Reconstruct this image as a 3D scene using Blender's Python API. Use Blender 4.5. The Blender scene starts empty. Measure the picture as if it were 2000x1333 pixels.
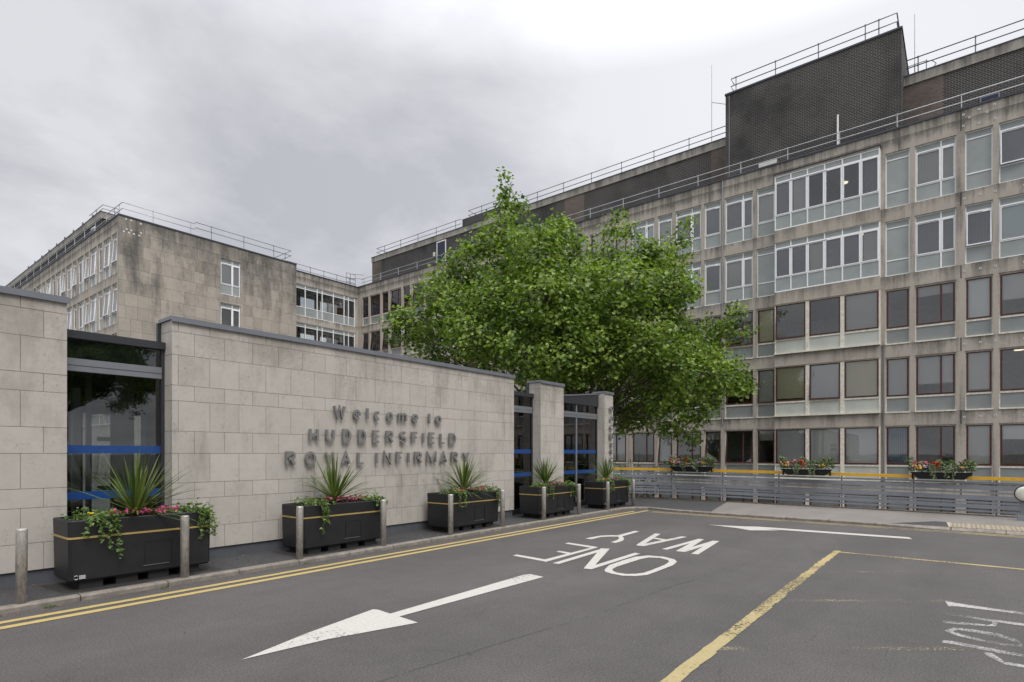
import bpy, bmesh, math, random
import numpy as np
from mathutils import Vector, Matrix
R = math.radians
rnd = random.Random(7)
SC = bpy.context.scene
COL = SC.collection

# ---------------------------------------------------------------- camera
H = 1.7
YAW = math.atan(880/1110.)
cam_d = bpy.data.cameras.new('camera'); cam = bpy.data.objects.new('camera', cam_d); COL.objects.link(cam)
cam.location = (0, 0, H)
cam.rotation_euler = (R(90), 0, YAW-R(90))
cam_d.sensor_width = 36; cam_d.lens = 36*1110/2000.
cam_d.shift_y = (886-666.5)/2000.
cam_d.clip_start = .05; cam_d.clip_end = 5000
SC.camera = cam
SC.render.resolution_x = 1024; SC.render.resolution_y = 682
SC.view_settings.view_transform = 'Standard'; SC.view_settings.look = 'None'
SC.view_settings.exposure = 0.5; SC.view_settings.gamma = 1

# ---------------------------------------------------------------- node helpers
class NT:
    def __init__(s, tree): s.t = tree; s.n = tree.nodes; s.l = tree.links
    def new(s, typ, **kw):
        n = s.n.new(typ)
        for k, v in kw.items():
            if k.startswith('i_'): s.set(n.inputs[k[2:].replace('_', ' ')], v)
            else: setattr(n, k, v)
        return n
    def set(s, sock, v):
        if hasattr(v, 'is_linked') or isinstance(v, bpy.types.NodeSocket): s.l.new(v, sock)
        else: sock.default_value = v
    def math(s, op, a, b=0., clamp=False):
        n = s.n.new('ShaderNodeMath'); n.operation = op; n.use_clamp = clamp
        s.set(n.inputs[0], a); s.set(n.inputs[1], b); return n.outputs[0]
    def mix(s, f, a, b, blend='MIX'):
        n = s.n.new('ShaderNodeMix'); n.data_type = 'RGBA'; n.blend_type = blend
        s.set(n.inputs[0], f); s.set(n.inputs[6], a); s.set(n.inputs[7], b); return n.outputs[2]
    def noise(s, vec, scale, detail=4, rough=.55, dist=0.):
        n = s.n.new('ShaderNodeTexNoise'); s.l.new(vec, n.inputs['Vector'])
        n.inputs['Scale'].default_value = scale; n.inputs['Detail'].default_value = detail
        n.inputs['Roughness'].default_value = rough; n.inputs['Distortion'].default_value = dist
        return n.outputs['Fac']
    def ramp(s, f, a, b, lo=0., hi=1.):
        n = s.n.new('ShaderNodeMapRange'); n.clamp = True
        s.set(n.inputs[0], f); s.set(n.inputs[1], a); s.set(n.inputs[2], b); s.set(n.inputs[3], lo); s.set(n.inputs[4], hi)
        return n.outputs[0]
    def scale(s, vec, v):
        n = s.n.new('ShaderNodeVectorMath'); n.operation = 'MULTIPLY'
        s.l.new(vec, n.inputs[0]); n.inputs[1].default_value = v; return n.outputs[0]

def c4(c): return (c[0], c[1], c[2], 1.)

# ---------------------------------------------------------------- world: overcast sky
SUN_EL, SUN_AZ = R(52), R(-112)          # azimuth of the sun measured from +X, counter-clockwise
w = bpy.data.worlds.new('World'); SC.world = w; w.use_nodes = True
W = NT(w.node_tree); W.n.clear()
wo = W.new('ShaderNodeOutputWorld'); bg = W.new('ShaderNodeBackground')
bg.inputs['Strength'].default_value = .1
sky = W.new('ShaderNodeTexSky', sky_type='NISHITA'); sky.sun_disc = False
sky.sun_elevation = SUN_EL; sky.sun_rotation = R(90)-SUN_AZ
tc = W.new('ShaderNodeTexCoord'); g = tc.outputs['Generated']
sep = W.new('ShaderNodeSeparateXYZ'); W.l.new(g, sep.inputs[0])
# project the direction on a cloud deck so that clouds flatten towards the horizon
dz = W.math('ADD', W.math('MAXIMUM', sep.outputs[2], 0.), .28)
cx = W.math('DIVIDE', sep.outputs[0], dz); cy = W.math('DIVIDE', sep.outputs[1], dz)
cmb = W.new('ShaderNodeCombineXYZ'); W.l.new(cx, cmb.inputs[0]); W.l.new(cy, cmb.inputs[1])
n1 = W.noise(cmb.outputs[0], 1.9, 8, .56, .35)
mp = W.new('ShaderNodeVectorMath', operation='ADD'); W.l.new(cmb.outputs[0], mp.inputs[0]); mp.inputs[1].default_value = (3.1, 7.7, 2.)
n2 = W.noise(mp.outputs[0], .55, 5, .5, .1)
n3 = W.noise(cmb.outputs[0], 4.2, 6, .6, .3)
nn = W.math('ADD', W.math('ADD', W.math('MULTIPLY', n1, .62), W.math('MULTIPLY', n2, .24)), W.math('MULTIPLY', n3, .14))
# the thick part of the deck hangs over the link block, the thin bright parts left and right of it
def direc(px, py):
    s = (px-1000)/1110.; u = (886-py)/1110.
    v = Vector((math.cos(YAW)+s*math.sin(YAW), math.sin(YAW)-s*math.cos(YAW), u)); return v.normalized()
def lobe(px, py, k):
    d = W.new('ShaderNodeVectorMath', operation='DOT_PRODUCT'); nrm = W.new('ShaderNodeVectorMath', operation='NORMALIZE')
    W.l.new(g, nrm.inputs[0]); W.l.new(nrm.outputs[0], d.inputs[0]); d.inputs[1].default_value = direc(px, py)
    return W.math('POWER', W.math('MAXIMUM', d.outputs['Value'], 0.), k)
thick = W.math('SUBTRACT', W.math('MULTIPLY', lobe(560, 300, 14), .075), W.math('MULTIPLY', lobe(1600, 60, 9), .13))
thick = W.math('SUBTRACT', thick, W.math('MULTIPLY', lobe(150, 160, 60), .09))
thick = W.math('ADD', thick, W.math('MULTIPLY', lobe(760, 60, 50), .07))
cl = W.ramp(W.math('ADD', nn, thick), .42, .60)
ccol = W.mix(cl, (5.3, 5.33, 5.55, 1), (3.65, 3.7, 4.0, 1))
# an overcast deck is brighter towards the zenith
ccol = W.mix(1., ccol, W.math('ADD', 1., W.math('MULTIPLY', lobe(1650, 60, 7), .22)), 'MULTIPLY')
zen = W.ramp(sep.outputs[2], .55, 1., 1., 4.0)
ccol = W.mix(1., ccol, zen, 'MULTIPLY')
low = W.ramp(sep.outputs[2], -.02, .0, 0., 1.)
ccol = W.mix(low, (2.2, 2.2, 2.1, 1), ccol)
ccol = W.mix(.96, sky.outputs[0], ccol)
W.l.new(ccol, bg.inputs['Color']); W.l.new(bg.outputs[0], wo.inputs[0])

sd = bpy.data.lights.new('sun', 'SUN'); sd.energy = 1.35; sd.angle = R(30); sd.color = (1, .97, .93)
sun = bpy.data.objects.new('sun', sd); COL.objects.link(sun)
sun.rotation_euler = Vector((math.cos(SUN_AZ)*math.cos(SUN_EL), math.sin(SUN_AZ)*math.cos(SUN_EL), math.sin(SUN_EL))).to_track_quat('Z', 'Y').to_euler()
sun.location = (0, -20, 40)

# ---------------------------------------------------------------- materials
MATS = {}
def new_mat(name):
    m = bpy.data.materials.new(name); m.use_nodes = True
    t = NT(m.node_tree); b = t.n['Principled BSDF']; MATS[name] = m
    geo = t.new('ShaderNodeNewGeometry'); t.pos = geo.outputs['Position']; t.b = b
    return m, t, b
def bump(t, h, dist=.01, strength=.5):
    n = t.new('ShaderNodeBump'); n.inputs['Strength'].default_value = strength; n.inputs['Distance'].default_value = dist
    t.l.new(h, n.inputs['Height']); t.l.new(n.outputs[0], t.b.inputs['Normal'])
def simple(name, c, rough=.6, metal=0., var=.12, vs=6., spec=.5, bmp=0.):
    m, t, b = new_mat(name)
    f = t.noise(t.pos, vs, 5, .6)
    k = t.ramp(f, .3, .7, 1-var, 1+var)
    t.l.new(t.mix(1., c4(c), k, 'MULTIPLY'), b.inputs['Base Color'])
    b.inputs['Roughness'].default_value = rough; b.inputs['Metallic'].default_value = metal
    b.inputs['Specular IOR Level'].default_value = spec
    if bmp: bump(t, t.noise(t.pos, vs*12, 3), bmp, .4)
    return m
def attr(t, name='tint'):
    a = t.new('ShaderNodeAttribute'); a.attribute_name = name; return a.outputs['Fac']

def concrete(name, c, dark=(.095, .09, .082), amount=1., topz=None, sill=False):
    m, t, b = new_mat(name)
    base = t.mix(t.noise(t.pos, .9, 4), c4([v*.86 for v in c]), c4([v*1.12 for v in c]))
    base = t.mix(t.ramp(t.noise(t.pos, 14, 6, .7), .35, .75, 0, .25), base, c4([v*.6 for v in c]))
    st = t.noise(t.scale(t.pos, (2.2, 2.2, .22)), 1., 6, .62, .3)
    st2 = t.noise(t.scale(t.pos, (9, 9, .5)), 1., 4, .6)
    s = t.math('ADD', t.math('MULTIPLY', st, .7), t.math('MULTIPLY', st2, .3))
    patch = t.noise(t.pos, .55, 5, .6)
    f = t.math('ADD', s, t.math('MULTIPLY', patch, .35))
    if topz:
        sp = t.new('ShaderNodeSeparateXYZ'); t.l.new(t.pos, sp.inputs[0])
        f = t.math('ADD', f, t.ramp(sp.outputs[2], topz[0], topz[1], 0., topz[2]))
    if sill:      # grime washed down from the window sills on to the storey bands
        sp2 = t.new('ShaderNodeSeparateXYZ'); t.l.new(t.pos, sp2.inputs[0])
        fr = t.math('FRACT', t.math('DIVIDE', t.math('ADD', sp2.outputs[2], 3.31*3-.37), 3.31))
        f = t.math('ADD', f, t.math('MULTIPLY', t.ramp(fr, .86, .995), .15))
    f = t.math('ADD', f, t.math('MULTIPLY', t.math('SUBTRACT', t.noise(t.pos, 6, 6, .75), .5), .25))
    f = t.ramp(f, .66, .92, 0., .85*amount)
    col = t.mix(f, base, c4(dark))
    t.l.new(col, b.inputs['Base Color']); b.inputs['Roughness'].default_value = .88
    b.inputs['Specular IOR Level'].default_value = .25
    bump(t, t.noise(t.pos, 60, 4, .7), .006, .5)
    return m

concrete('concrete', (.46, .418, .36), topz=(16.3, 17.4, .20), sill=True)
concrete('concrete_band', (.38, .36, .32), topz=(20.7, 21.25, .16))
concrete('concrete_bay', (.45, .405, .345), amount=.8, sill=True)

def block_stone(name, c, dark, amount, scale=1., fleck=.5, topz=None, var=.1, lo=.52, hi=.72):
    """ashlar: every block carries its own tone (face attribute), with lichen and soot patches"""
    m, t, b = new_mat(name)
    tn = attr(t)
    base = t.mix(tn, c4([v*(1-var) for v in c]), c4([v*(1+var*.7) for v in c]))
    base = t.mix(t.ramp(t.noise(t.pos, 3.2*scale, 6, .68, .4), .42, .75, 0, .38), base, c4([v*.72 for v in c]))
    sp = t.new('ShaderNodeSeparateXYZ'); t.l.new(t.pos, sp.inputs[0])
    st = t.noise(t.scale(t.pos, (2.4*scale, 2.4*scale, .5*scale)), 1., 7, .66, .3)
    big = t.noise(t.pos, .5*scale, 4, .6)
    f = t.math('ADD', t.math('MULTIPLY', st, .6), t.math('MULTIPLY', big, .4))
    f = t.math('ADD', f, t.math('MULTIPLY', t.math('SUBTRACT', tn, .5), -.04)); f = t.math('ADD', f, t.math('MULTIPLY', t.math('SUBTRACT', t.noise(t.pos, 7*scale, 6, .75), .5), .22))
    if topz: f = t.math('ADD', f, t.ramp(sp.outputs[2], topz[0], topz[1], 0., topz[2]))
    f = t.ramp(f, lo, hi, 0., amount)
    base = t.mix(f, base, c4(dark))
    fl = t.ramp(t.noise(t.pos, 17*scale, 7, .82), .53, .66, 0., fleck)
    fm = t.noise(t.pos, 1.5*scale, 5, .65)
    if topz: fm = t.math('ADD', fm, t.ramp(sp.outputs[2], topz[0], topz[1], -.03, .10))
    fl = t.math('MULTIPLY', fl, t.ramp(fm, .46, .62))
    base = t.mix(fl, base, c4(dark))
    t.l.new(base, b.inputs['Base Color']); b.inputs['Roughness'].default_value = .85
    b.inputs['Specular IOR Level'].default_value = .25
    bump(t, t.noise(t.pos, 45*scale, 5, .7), .004, .45)
    return m
block_stone('limestone', (.485, .452, .405), (.20, .178, .15), .60, 1.4, .8, topz=(2.6, 3.7, .10), var=.045, lo=.51)
block_stone('wing_stone', (.405, .365, .31), (.10, .096, .088), .86, .55, .8, topz=(12.0, 17.4, .20), var=.14, lo=.53, hi=.72)
simple('mortar', (.42, .36, .28), .9, var=.15)
simple('wing_mortar', (.16, .14, .12), .9)

def brick(name, c1, c2, mortar, ms=.022):
    m, t, b = new_mat(name)
    sp = t.new('ShaderNodeSeparateXYZ'); t.l.new(t.pos, sp.inputs[0])
    u = t.math('ADD', sp.outputs[0], sp.outputs[1])
    cm = t.new('ShaderNodeCombineXYZ'); t.l.new(u, cm.inputs[0]); t.l.new(sp.outputs[2], cm.inputs[1])
    br = t.new('ShaderNodeTexBrick'); t.l.new(cm.outputs[0], br.inputs['Vector'])
    br.inputs['Color1'].default_value = c4(c1); br.inputs['Color2'].default_value = c4(c2); br.inputs['Mortar'].default_value = c4(mortar)
    br.inputs['Scale'].default_value = 1.; br.inputs['Mortar Size'].default_value = ms; br.inputs['Mortar Smooth'].default_value = .3
    br.inputs['Brick Width'].default_value = .235; br.inputs['Row Height'].default_value = .088
    soot = t.ramp(t.noise(t.pos, .35, 5, .6), .45, .68, 0., .75)
    col = t.mix(soot, br.outputs['Color'], c4([v*.55 for v in c1]))
    t.l.new(col, b.inputs['Base Color']); b.inputs['Roughness'].default_value = .8
    bump(t, br.outputs['Fac'], -.01, .5)
    return m
brick('dark_brick', (.020, .019, .019), (.036, .033, .032), (.20, .19, .172), .0125)
brick('black_brick', (.018, .016, .015), (.03, .026, .024), (.08, .07, .06), .010)
brick('brown_brick', (.10, .078, .067), (.155, .115, .092), (.19, .165, .14), .011)

def asphalt(name, c, grain=1., big=.1, rough=.85):
    m, t, b = new_mat(name)
    k = t.ramp(t.math('ADD', t.math('MULTIPLY', t.noise(t.pos, 100, 1, .8), .35), t.math('MULTIPLY', t.noise(t.pos, 58, 2, .8), .65)), .34, .66, 1-.42*grain, 1+.45*grain)
    k2 = t.ramp(t.noise(t.pos, .35, 6, .65), .3, .7, 1-big, 1+big)
    k3 = t.ramp(t.noise(t.pos, 3.5, 5, .6), .3, .7, .95, 1.05)
    k3 = t.math('MULTIPLY', k3, t.ramp(t.noise(t.scale(t.pos, (.10, 1.1, 1)), 1., 3, .5), .35, .65, .93, 1.07))
    col = t.mix(1., t.mix(1., t.mix(1., c4(c), k, 'MULTIPLY'), k2, 'MULTIPLY'), k3, 'MULTIPLY')
    sp = t.ramp(t.noise(t.pos, 62, 2, .6), .66, .74, 0, .55*grain)
    col = t.mix(sp, col, (.32, .31, .29, 1))
    # damp stains and scuffs
    st = t.ramp(t.noise(t.scale(t.pos, (1.3, 3.2, 1)), 1.1, 5, .7, .8), .66, .74, 0., .35)
    col = t.mix(st, col, c4([v*.55 for v in c]))
    # thin tar cracks wandering along the lane
    cr = t.noise(t.scale(t.pos, (.22, .55, 1)), 1.1, 6, .55, .5)
    cr = t.math('ABSOLUTE', t.math('SUBTRACT', cr, .5)); cr = t.ramp(cr, .0, .0022, .55, 0.)
    cr = t.math('MULTIPLY', cr, t.ramp(t.noise(t.pos, 1.6, 3), .5, .62))
    col = t.mix(cr, col, c4([v*.4 for v in c]))
    t.l.new(col, b.inputs['Base Color']); b.inputs['Roughness'].default_value = rough
    b.inputs['Specular IOR Level'].default_value = .3
    bump(t, t.noise(t.pos, 120, 3, .8), .006, .6)
    return m
asphalt('asphalt', (.088, .083, .079), 1.15, .16)
asphalt('pavement_asphalt', (.058, .057, .057), 1.3, .15)
asphalt('pavement_light', (.20, .185, .168), .35, .1)
asphalt('ground_mat', (.13, .125, .11), .4, .2)

def paint(name, c, wear, wscale=9., rough=.7, cut=.5):
    """road paint, worn through in places (the paint is really absent there)"""
    m, t, b = new_mat(name)
    k = t.ramp(t.noise(t.pos, 25, 5, .7), .3, .7, .86, 1.06)
    t.l.new(t.mix(1., c4(c), k, 'MULTIPLY'), b.inputs['Base Color']); b.inputs['Roughness'].default_value = rough
    if wear > 0:
        f = t.math('ADD', t.math('MULTIPLY', t.noise(t.pos, wscale, 8, .82), .65), t.math('MULTIPLY', t.noise(t.pos, 1.4, 3), .35))
        a = t.ramp(f, wear, wear+.035)
        tr = t.new('ShaderNodeBsdfTransparent'); mx = t.new('ShaderNodeMixShader')
        t.l.new(a, mx.inputs[0]); t.l.new(tr.outputs[0], mx.inputs[1]); t.l.new(b.outputs[0], mx.inputs[2])
        t.l.new(mx.outputs[0], t.n['Material Output'].inputs[0])
    return m
paint('white_paint', (.49, .47, .43), .385, 30)
paint('white_paint_worn', (.44, .43, .41), .483, 70)
paint('yellow_paint', (.46, .35, .135), .36, 26)
paint('yellow_bay', (.38, .31, .15), .43, 30)
paint('yellow_paint_worn', (.42, .33, .15), .44, 34)
paint('yellow_paint_faint', (.30, .26, .17), .545, 45)

simple('kerb_stone', (.22, .195, .165), .9, var=.3, vs=9, bmp=.01)
simple('tactile', (.31, .265, .195), .85, var=.1, vs=4)
simple('coping_metal', (.19, .20, .225), .45, .3, .06)
simple('coping_dark', (.055, .06, .075), .5, .2, .08)
simple('fascia_dark', (.035, .036, .042), .35, .0, .06)
simple('fascia_grey', (.21, .22, .24), .4, .3, .05)
simple('plinth', (.085, .09, .10), .7)
simple('frame_dark', (.03, .03, .035), .4)
simple('alu_frame', (.30, .31, .33), .4, .4)
simple('upvc', (.88, .885, .89), .35, var=.04)
simple('cream_timber', (.70, .665, .57), .6, var=.22, vs=9)
simple('red_timber', (.070, .018, .017), .5, var=.3, vs=8)
simple('rail_steel', (.46, .48, .50), .45, .3, .1)
simple('rail_dark', (.17, .18, .20), .5, .2, .1)
simple('reflection_backing', (.20, .21, .215), .6)
simple('letter_metal', (.20, .197, .19), .45, .1, .08)
simple('planter_plastic', (.013, .013, .015), .5, var=.25, vs=5, bmp=.002)
simple('planter_feet', (.018, .018, .018), .8)
simple('gold', (.42, .30, .10), .45)
simple('white_mark', (.7, .7, .7), .6)
simple('fence_grey', (.21, .228, .255), .5, var=.08)
simple('fence_yellow', (.66, .36, .02), .45, var=.1)
simple('trough_black', (.012, .012, .012), .75, var=.2)
simple('bark', (.085, .07, .052), .9, var=.35, vs=7, bmp=.02)
simple('soil', (.02, .015, .011), .95)
simple('seam', (.052, .049, .046), .95)
simple('dark_patch', (.030, .028, .024), .8, var=.4, vs=14)
simple('verge_soil', (.075, .055, .035), .95, var=.5, vs=25)
simple('room_wall', (.60, .61, .60), .9)
simple('room_ceiling', (.55, .55, .53), .9)
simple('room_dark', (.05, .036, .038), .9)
simple('roofing', (.10, .10, .10), .9)
simple('white_board', (.62, .62, .60), .6)
simple('door_blue', (.012, .018, .045), .35)
simple('blue_band', (.012, .06, .22), .3)
simple('debris', (.20, .12, .055), .9, var=.5, vs=30)
simple('lens', (.62, .62, .53), .25)
simple('tarmac_patch', (.075, .075, .078), .9)
simple('orange_board', (.35, .16, .05), .7)
simple('tile_white', (.62, .61, .58), .6)

def blind_mat(name, c, axis, freq, k=.10):
    m, t, b = new_mat(name)
    tc = t.new('ShaderNodeTexCoord'); sp = t.new('ShaderNodeSeparateXYZ'); t.l.new(tc.outputs['Object'], sp.inputs[0])
    v = t.math('FRACT', t.math('MULTIPLY', sp.outputs[axis], freq))
    f = t.ramp(v, 0., .9, 1-k, 1+k*.4)
    t.l.new(t.mix(1., c4(c), f, 'MULTIPLY'), b.inputs['Base Color']); b.inputs['Roughness'].default_value = .8
blind_mat('blind_slate', (.19, .205, .24), 0, 9.)
blind_mat('blind_grey', (.50, .505, .49), 0, 9.)
blind_mat('blind_plain', (.66, .665, .65), 2, 24., .08)
blind_mat('blind_pale', (.62, .71, .75), 2, 24., .05)
blind_mat('blind_white_sky', (.86, .88, .88), 2, 22., .12)
blind_mat('blind_cream', (.84, .77, .59), 2, 20., .2)
blind_mat('curtain_blue', (.22, .30, .40), 0, 14., .5)

def glass(name, tint, refl=1., rough=.015):
    m, t, b = new_mat(name); t.n.remove(b)
    fr = t.new('ShaderNodeFresnel'); fr.inputs[0].default_value = 1.52
    f = t.math('MULTIPLY', fr.outputs[0], 2.6*refl, True)
    nz = t.noise(t.pos, 1.3, 3, .5)
    bp = t.new('ShaderNodeBump'); bp.inputs['Strength'].default_value = .08; bp.inputs['Distance'].default_value = .01
    t.l.new(nz, bp.inputs['Height'])
    gl = t.new('ShaderNodeBsdfGlossy'); gl.inputs['Roughness'].default_value = rough; gl.inputs['Color'].default_value = (1, 1, 1, 1)
    t.l.new(bp.outputs[0], gl.inputs['Normal'])
    tr = t.new('ShaderNodeBsdfTransparent'); tr.inputs[0].default_value = c4(tint)
    mx = t.new('ShaderNodeMixShader'); t.l.new(f, mx.inputs[0]); t.l.new(tr.outputs[0], mx.inputs[1]); t.l.new(gl.outputs[0], mx.inputs[2])
    t.l.new(mx.outputs[0], t.n['Material Output'].inputs[0])
glass('glass', (.955, .965, .96), .62)
glass('glass_entrance', (.55, .59, .60), .7)
glass('glass_clear', (.93, .95, .95), .6)

def frosted(name, c):
    m, t, b = new_mat(name)
    k = t.ramp(t.noise(t.pos, 1.5, 4), .3, .7, .9, 1.08)
    t.l.new(t.mix(1., c4(c), k, 'MULTIPLY'), b.inputs['Base Color']); b.inputs['Roughness'].default_value = .32
    b.inputs['Specular IOR Level'].default_value = .7
frosted('panel_upvc', (.31, .34, .332))
frosted('panel_old', (.23, .25, .245))
frosted('panel_bay', (.48, .495, .45))
m, t, b = new_mat('room_light'); b.inputs['Emission Color'].default_value = (1, .86, .62, 1); b.inputs['Emission Strength'].default_value = .9

def leaf_mat(name, lo, hi, trans=.3, rough=.45):
    m, t, b = new_mat(name)
    tn = attr(t)
    col = t.mix(tn, c4(lo), c4(hi))
    t.l.new(col, b.inputs['Base Color']); b.inputs['Roughness'].default_value = rough
    b.inputs['Specular IOR Level'].default_value = .4
    tl = t.new('ShaderNodeBsdfTranslucent'); t.l.new(t.mix(1., col, (1.3, 1.5, .6, 1), 'MULTIPLY'), tl.inputs[0])
    mx = t.new('ShaderNodeMixShader'); mx.inputs[0].default_value = trans
    t.l.new(b.outputs[0], mx.inputs[1]); t.l.new(tl.outputs[0], mx.inputs[2]); t.l.new(mx.outputs[0], t.n['Material Output'].inputs[0])
leaf_mat('tree_leaf', (.036, .086, .014), (.315, .415, .078), .34, .42)
leaf_mat('blade_leaf', (.03, .065, .015), (.20, .25, .07), .2)
leaf_mat('ivy_leaf', (.055, .11, .025), (.22, .31, .085), .25)
leaf_mat('dark_leaf', (.03, .05, .02), (.10, .15, .045), .2)
leaf_mat('flower_leaf', (.03, .06, .018), (.17, .24, .07), .2)
leaf_mat('wine_leaf', (.05, .012, .016), (.08, .07, .03), .15)
leaf_mat('silver_leaf', (.16, .22, .11), (.34, .40, .24), .2)
for nm, a, bb in (('pink', (.50, .03, .14), (.78, .16, .36)), ('red', (.45, .005, .008), (.70, .02, .015)), ('yellow', (.72, .42, .02), (.85, .62, .05)),
                  ('violet', (.35, .16, .45), (.62, .45, .68)), ('wine', (.10, .008, .02), (.18, .02, .04)), ('peach', (.75, .32, .16), (.85, .5, .3)), ('orange', (.75, .22, .02), (.8, .3, .05)), ('coral', (.65, .10, .08), (.8, .2, .15))):
    leaf_mat('petal_'+nm, a, bb, .2, .6)

# ---------------------------------------------------------------- mesh helpers
class MB:
    def __init__(s): s.v = []; s.f = []; s.m = []; s.t = []; s.mats = []
    def mi(s, m):
        if m not in s.mats: s.mats.append(m)
        return s.mats.index(m)
    def face(s, pts, m, tint=.5):
        b = len(s.v); s.v += [tuple(p) for p in pts]; s.f.append(tuple(range(b, b+len(pts)))); s.m.append(s.mi(m)); s.t.append(tint)
    def box(s, x0, x1, y0, y1, z0, z1, m, tint=.5):
        if x0 > x1: x0, x1 = x1, x0
        if y0 > y1: y0, y1 = y1, y0
        if z0 > z1: z0, z1 = z1, z0
        b = len(s.v)
        s.v += [(x0, y0, z0), (x1, y0, z0), (x1, y1, z0), (x0, y1, z0), (x0, y0, z1), (x1, y0, z1), (x1, y1, z1), (x0, y1, z1)]
        k = s.mi(m)
        for f in ((3, 2, 1, 0), (4, 5, 6, 7), (0, 1, 5, 4), (1, 2, 6, 5), (2, 3, 7, 6), (3, 0, 4, 7)):
            s.f.append(tuple(b+i for i in f)); s.m.append(k); s.t.append(tint)
    def cbox(s, x0, x1, y0, y1, z0, z1, m, c=.02):
        """box with chamfered vertical and top edges"""
        s.prism([(x0+c, y0), (x1-c, y0), (x1, y0+c), (x1, y1-c), (x1-c, y1), (x0+c, y1), (x0, y1-c), (x0, y0+c)], z0, z1, m)
    def prism(s, poly, z0, z1, m, tint=.5):
        b = len(s.v); n = len(poly); k = s.mi(m)
        s.v += [(p[0], p[1], z0) for p in poly]+[(p[0], p[1], z1) for p in poly]
        s.f.append(tuple(b+i for i in reversed(range(n)))); s.f.append(tuple(b+n+i for i in range(n)))
        for i in range(n): s.f.append((b+i, b+(i+1) % n, b+n+(i+1) % n, b+n+i))
        s.m += [k]*(n+2); s.t += [tint]*(n+2)
    def loft(s, rings, m, cap=True, tint=.5):
        n = len(rings[0]); b = len(s.v); k = s.mi(m)
        for r in rings: s.v += [tuple(p) for p in r]
        for j in range(len(rings)-1):
            for i in range(n):
                a = b+j*n+i; c = b+j*n+(i+1) % n
                s.f.append((a, c, c+n, a+n)); s.m.append(k); s.t.append(tint)
        if cap:
            s.f.append(tuple(b+i for i in reversed(range(n)))); s.f.append(tuple(b+(len(rings)-1)*n+i for i in range(n))); s.m += [k]*2; s.t += [tint]*2
    def tube(s, path, rad, m, n=8, cap=True, tint=.5):
        path = [Vector(p) for p in path]
        if not hasattr(rad, '__len__'): rad = [rad]*len(path)
        rings = []; up = Vector((0, 0, 1))
        for i, p in enumerate(path):
            d = (path[min(i+1, len(path)-1)]-path[max(i-1, 0)])
            d = d.normalized() if d.length > 1e-9 else Vector((0, 0, 1))
            ref = up if abs(d.z) < .95 else Vector((1, 0, 0))
            a = d.cross(ref).normalized(); c = a.cross(d).normalized()
            rings.append([p+(a*math.cos(2*math.pi*j/n)+c*math.sin(2*math.pi*j/n))*rad[i] for j in range(n)])
        s.loft(rings, m, cap, tint)
    def xform(s, i0, M):
        for i in range(i0, len(s.v)): s.v[i] = tuple(M @ Vector(s.v[i]))
    def mesh(s, name, smooth=False):
        me = bpy.data.meshes.new(name); me.from_pydata(s.v, [], s.f)
        for m in s.mats: me.materials.append(MATS[m])
        me.polygons.foreach_set('material_index', s.m)
        a = me.attributes.new('tint', 'FLOAT', 'FACE'); a.data.foreach_set('value', s.t)
        if smooth: me.polygons.foreach_set('use_smooth', [True]*len(s.f))
        me.update(); return me
    def build(s, name, parent=None, smooth=False):
        return link(bpy.data.objects.new(name, s.mesh(name, smooth)), parent)

ROOT = {}
def link(o, parent=None):
    COL.objects.link(o)
    if parent:
        o.parent = parent
        o.matrix_parent_inverse = Matrix.Translation(-Vector(ROOT[parent.name])) if parent.name in ROOT else Matrix()
    ROOT[o.name] = tuple(o.location)
    return o
def tag(o, label=None, cat=None, group=None, kind=None):
    if label: o['label'] = label
    if cat: o['category'] = cat
    if group: o['group'] = group
    if kind: o['kind'] = kind
    return o
def thing(name, label, cat, loc=(0, 0, 0), group=None):
    o = bpy.data.objects.new(name, None); o.location = loc; o.empty_display_size = .3
    link(o); return tag(o, label, cat, group)
def sub(mb, name, parent, smooth=False, label=None):
    """part whose vertices are in world coordinates"""
    o = mb.build(name, None, smooth); o.parent = parent
    if parent.type == 'EMPTY': o.matrix_parent_inverse = Matrix.Translation(-parent.location)
    if label: o['label'] = label
    return o

def pieces(mb, name, parent, tol=.004, smooth=False):
    """one object per separate piece of a builder (pieces = groups of touching boxes)"""
    n = len(mb.v); par = list(range(n))
    def find(i):
        while par[i] != i: par[i] = par[par[i]]; i = par[i]
        return i
    for f in mb.f:
        for j in f[1:]: par[find(f[0])] = find(j)
    comp = {}
    for i in range(n): comp.setdefault(find(i), []).append(i)
    keys = list(comp); bb = []
    for k in keys:
        c = [mb.v[i] for i in comp[k]]; bb.append(([min(p[a] for p in c)-tol for a in range(3)], [max(p[a] for p in c)+tol for a in range(3)]))
    g = list(range(len(keys)))
    def fg(i):
        while g[i] != i: i = g[i]
        return i
    for i in range(len(keys)):
        for j in range(i+1, len(keys)):
            if all(bb[i][0][a] <= bb[j][1][a] and bb[j][0][a] <= bb[i][1][a] for a in range(3)): g[fg(i)] = fg(j)
    groups = {}
    for i, k in enumerate(keys): groups.setdefault(fg(i), set()).add(k)
    out = []
    for ks in groups.values():
        q = MB(); q.mats = list(mb.mats); mp_ = {}
        for fi, f in enumerate(mb.f):
            if find(f[0]) in ks:
                for i in f:
                    if i not in mp_: mp_[i] = len(q.v); q.v.append(mb.v[i])
                q.f.append(tuple(mp_[i] for i in f)); q.m.append(mb.m[fi]); q.t.append(mb.t[fi])
        out.append(sub(q, name, parent, smooth))
    return out

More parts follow.
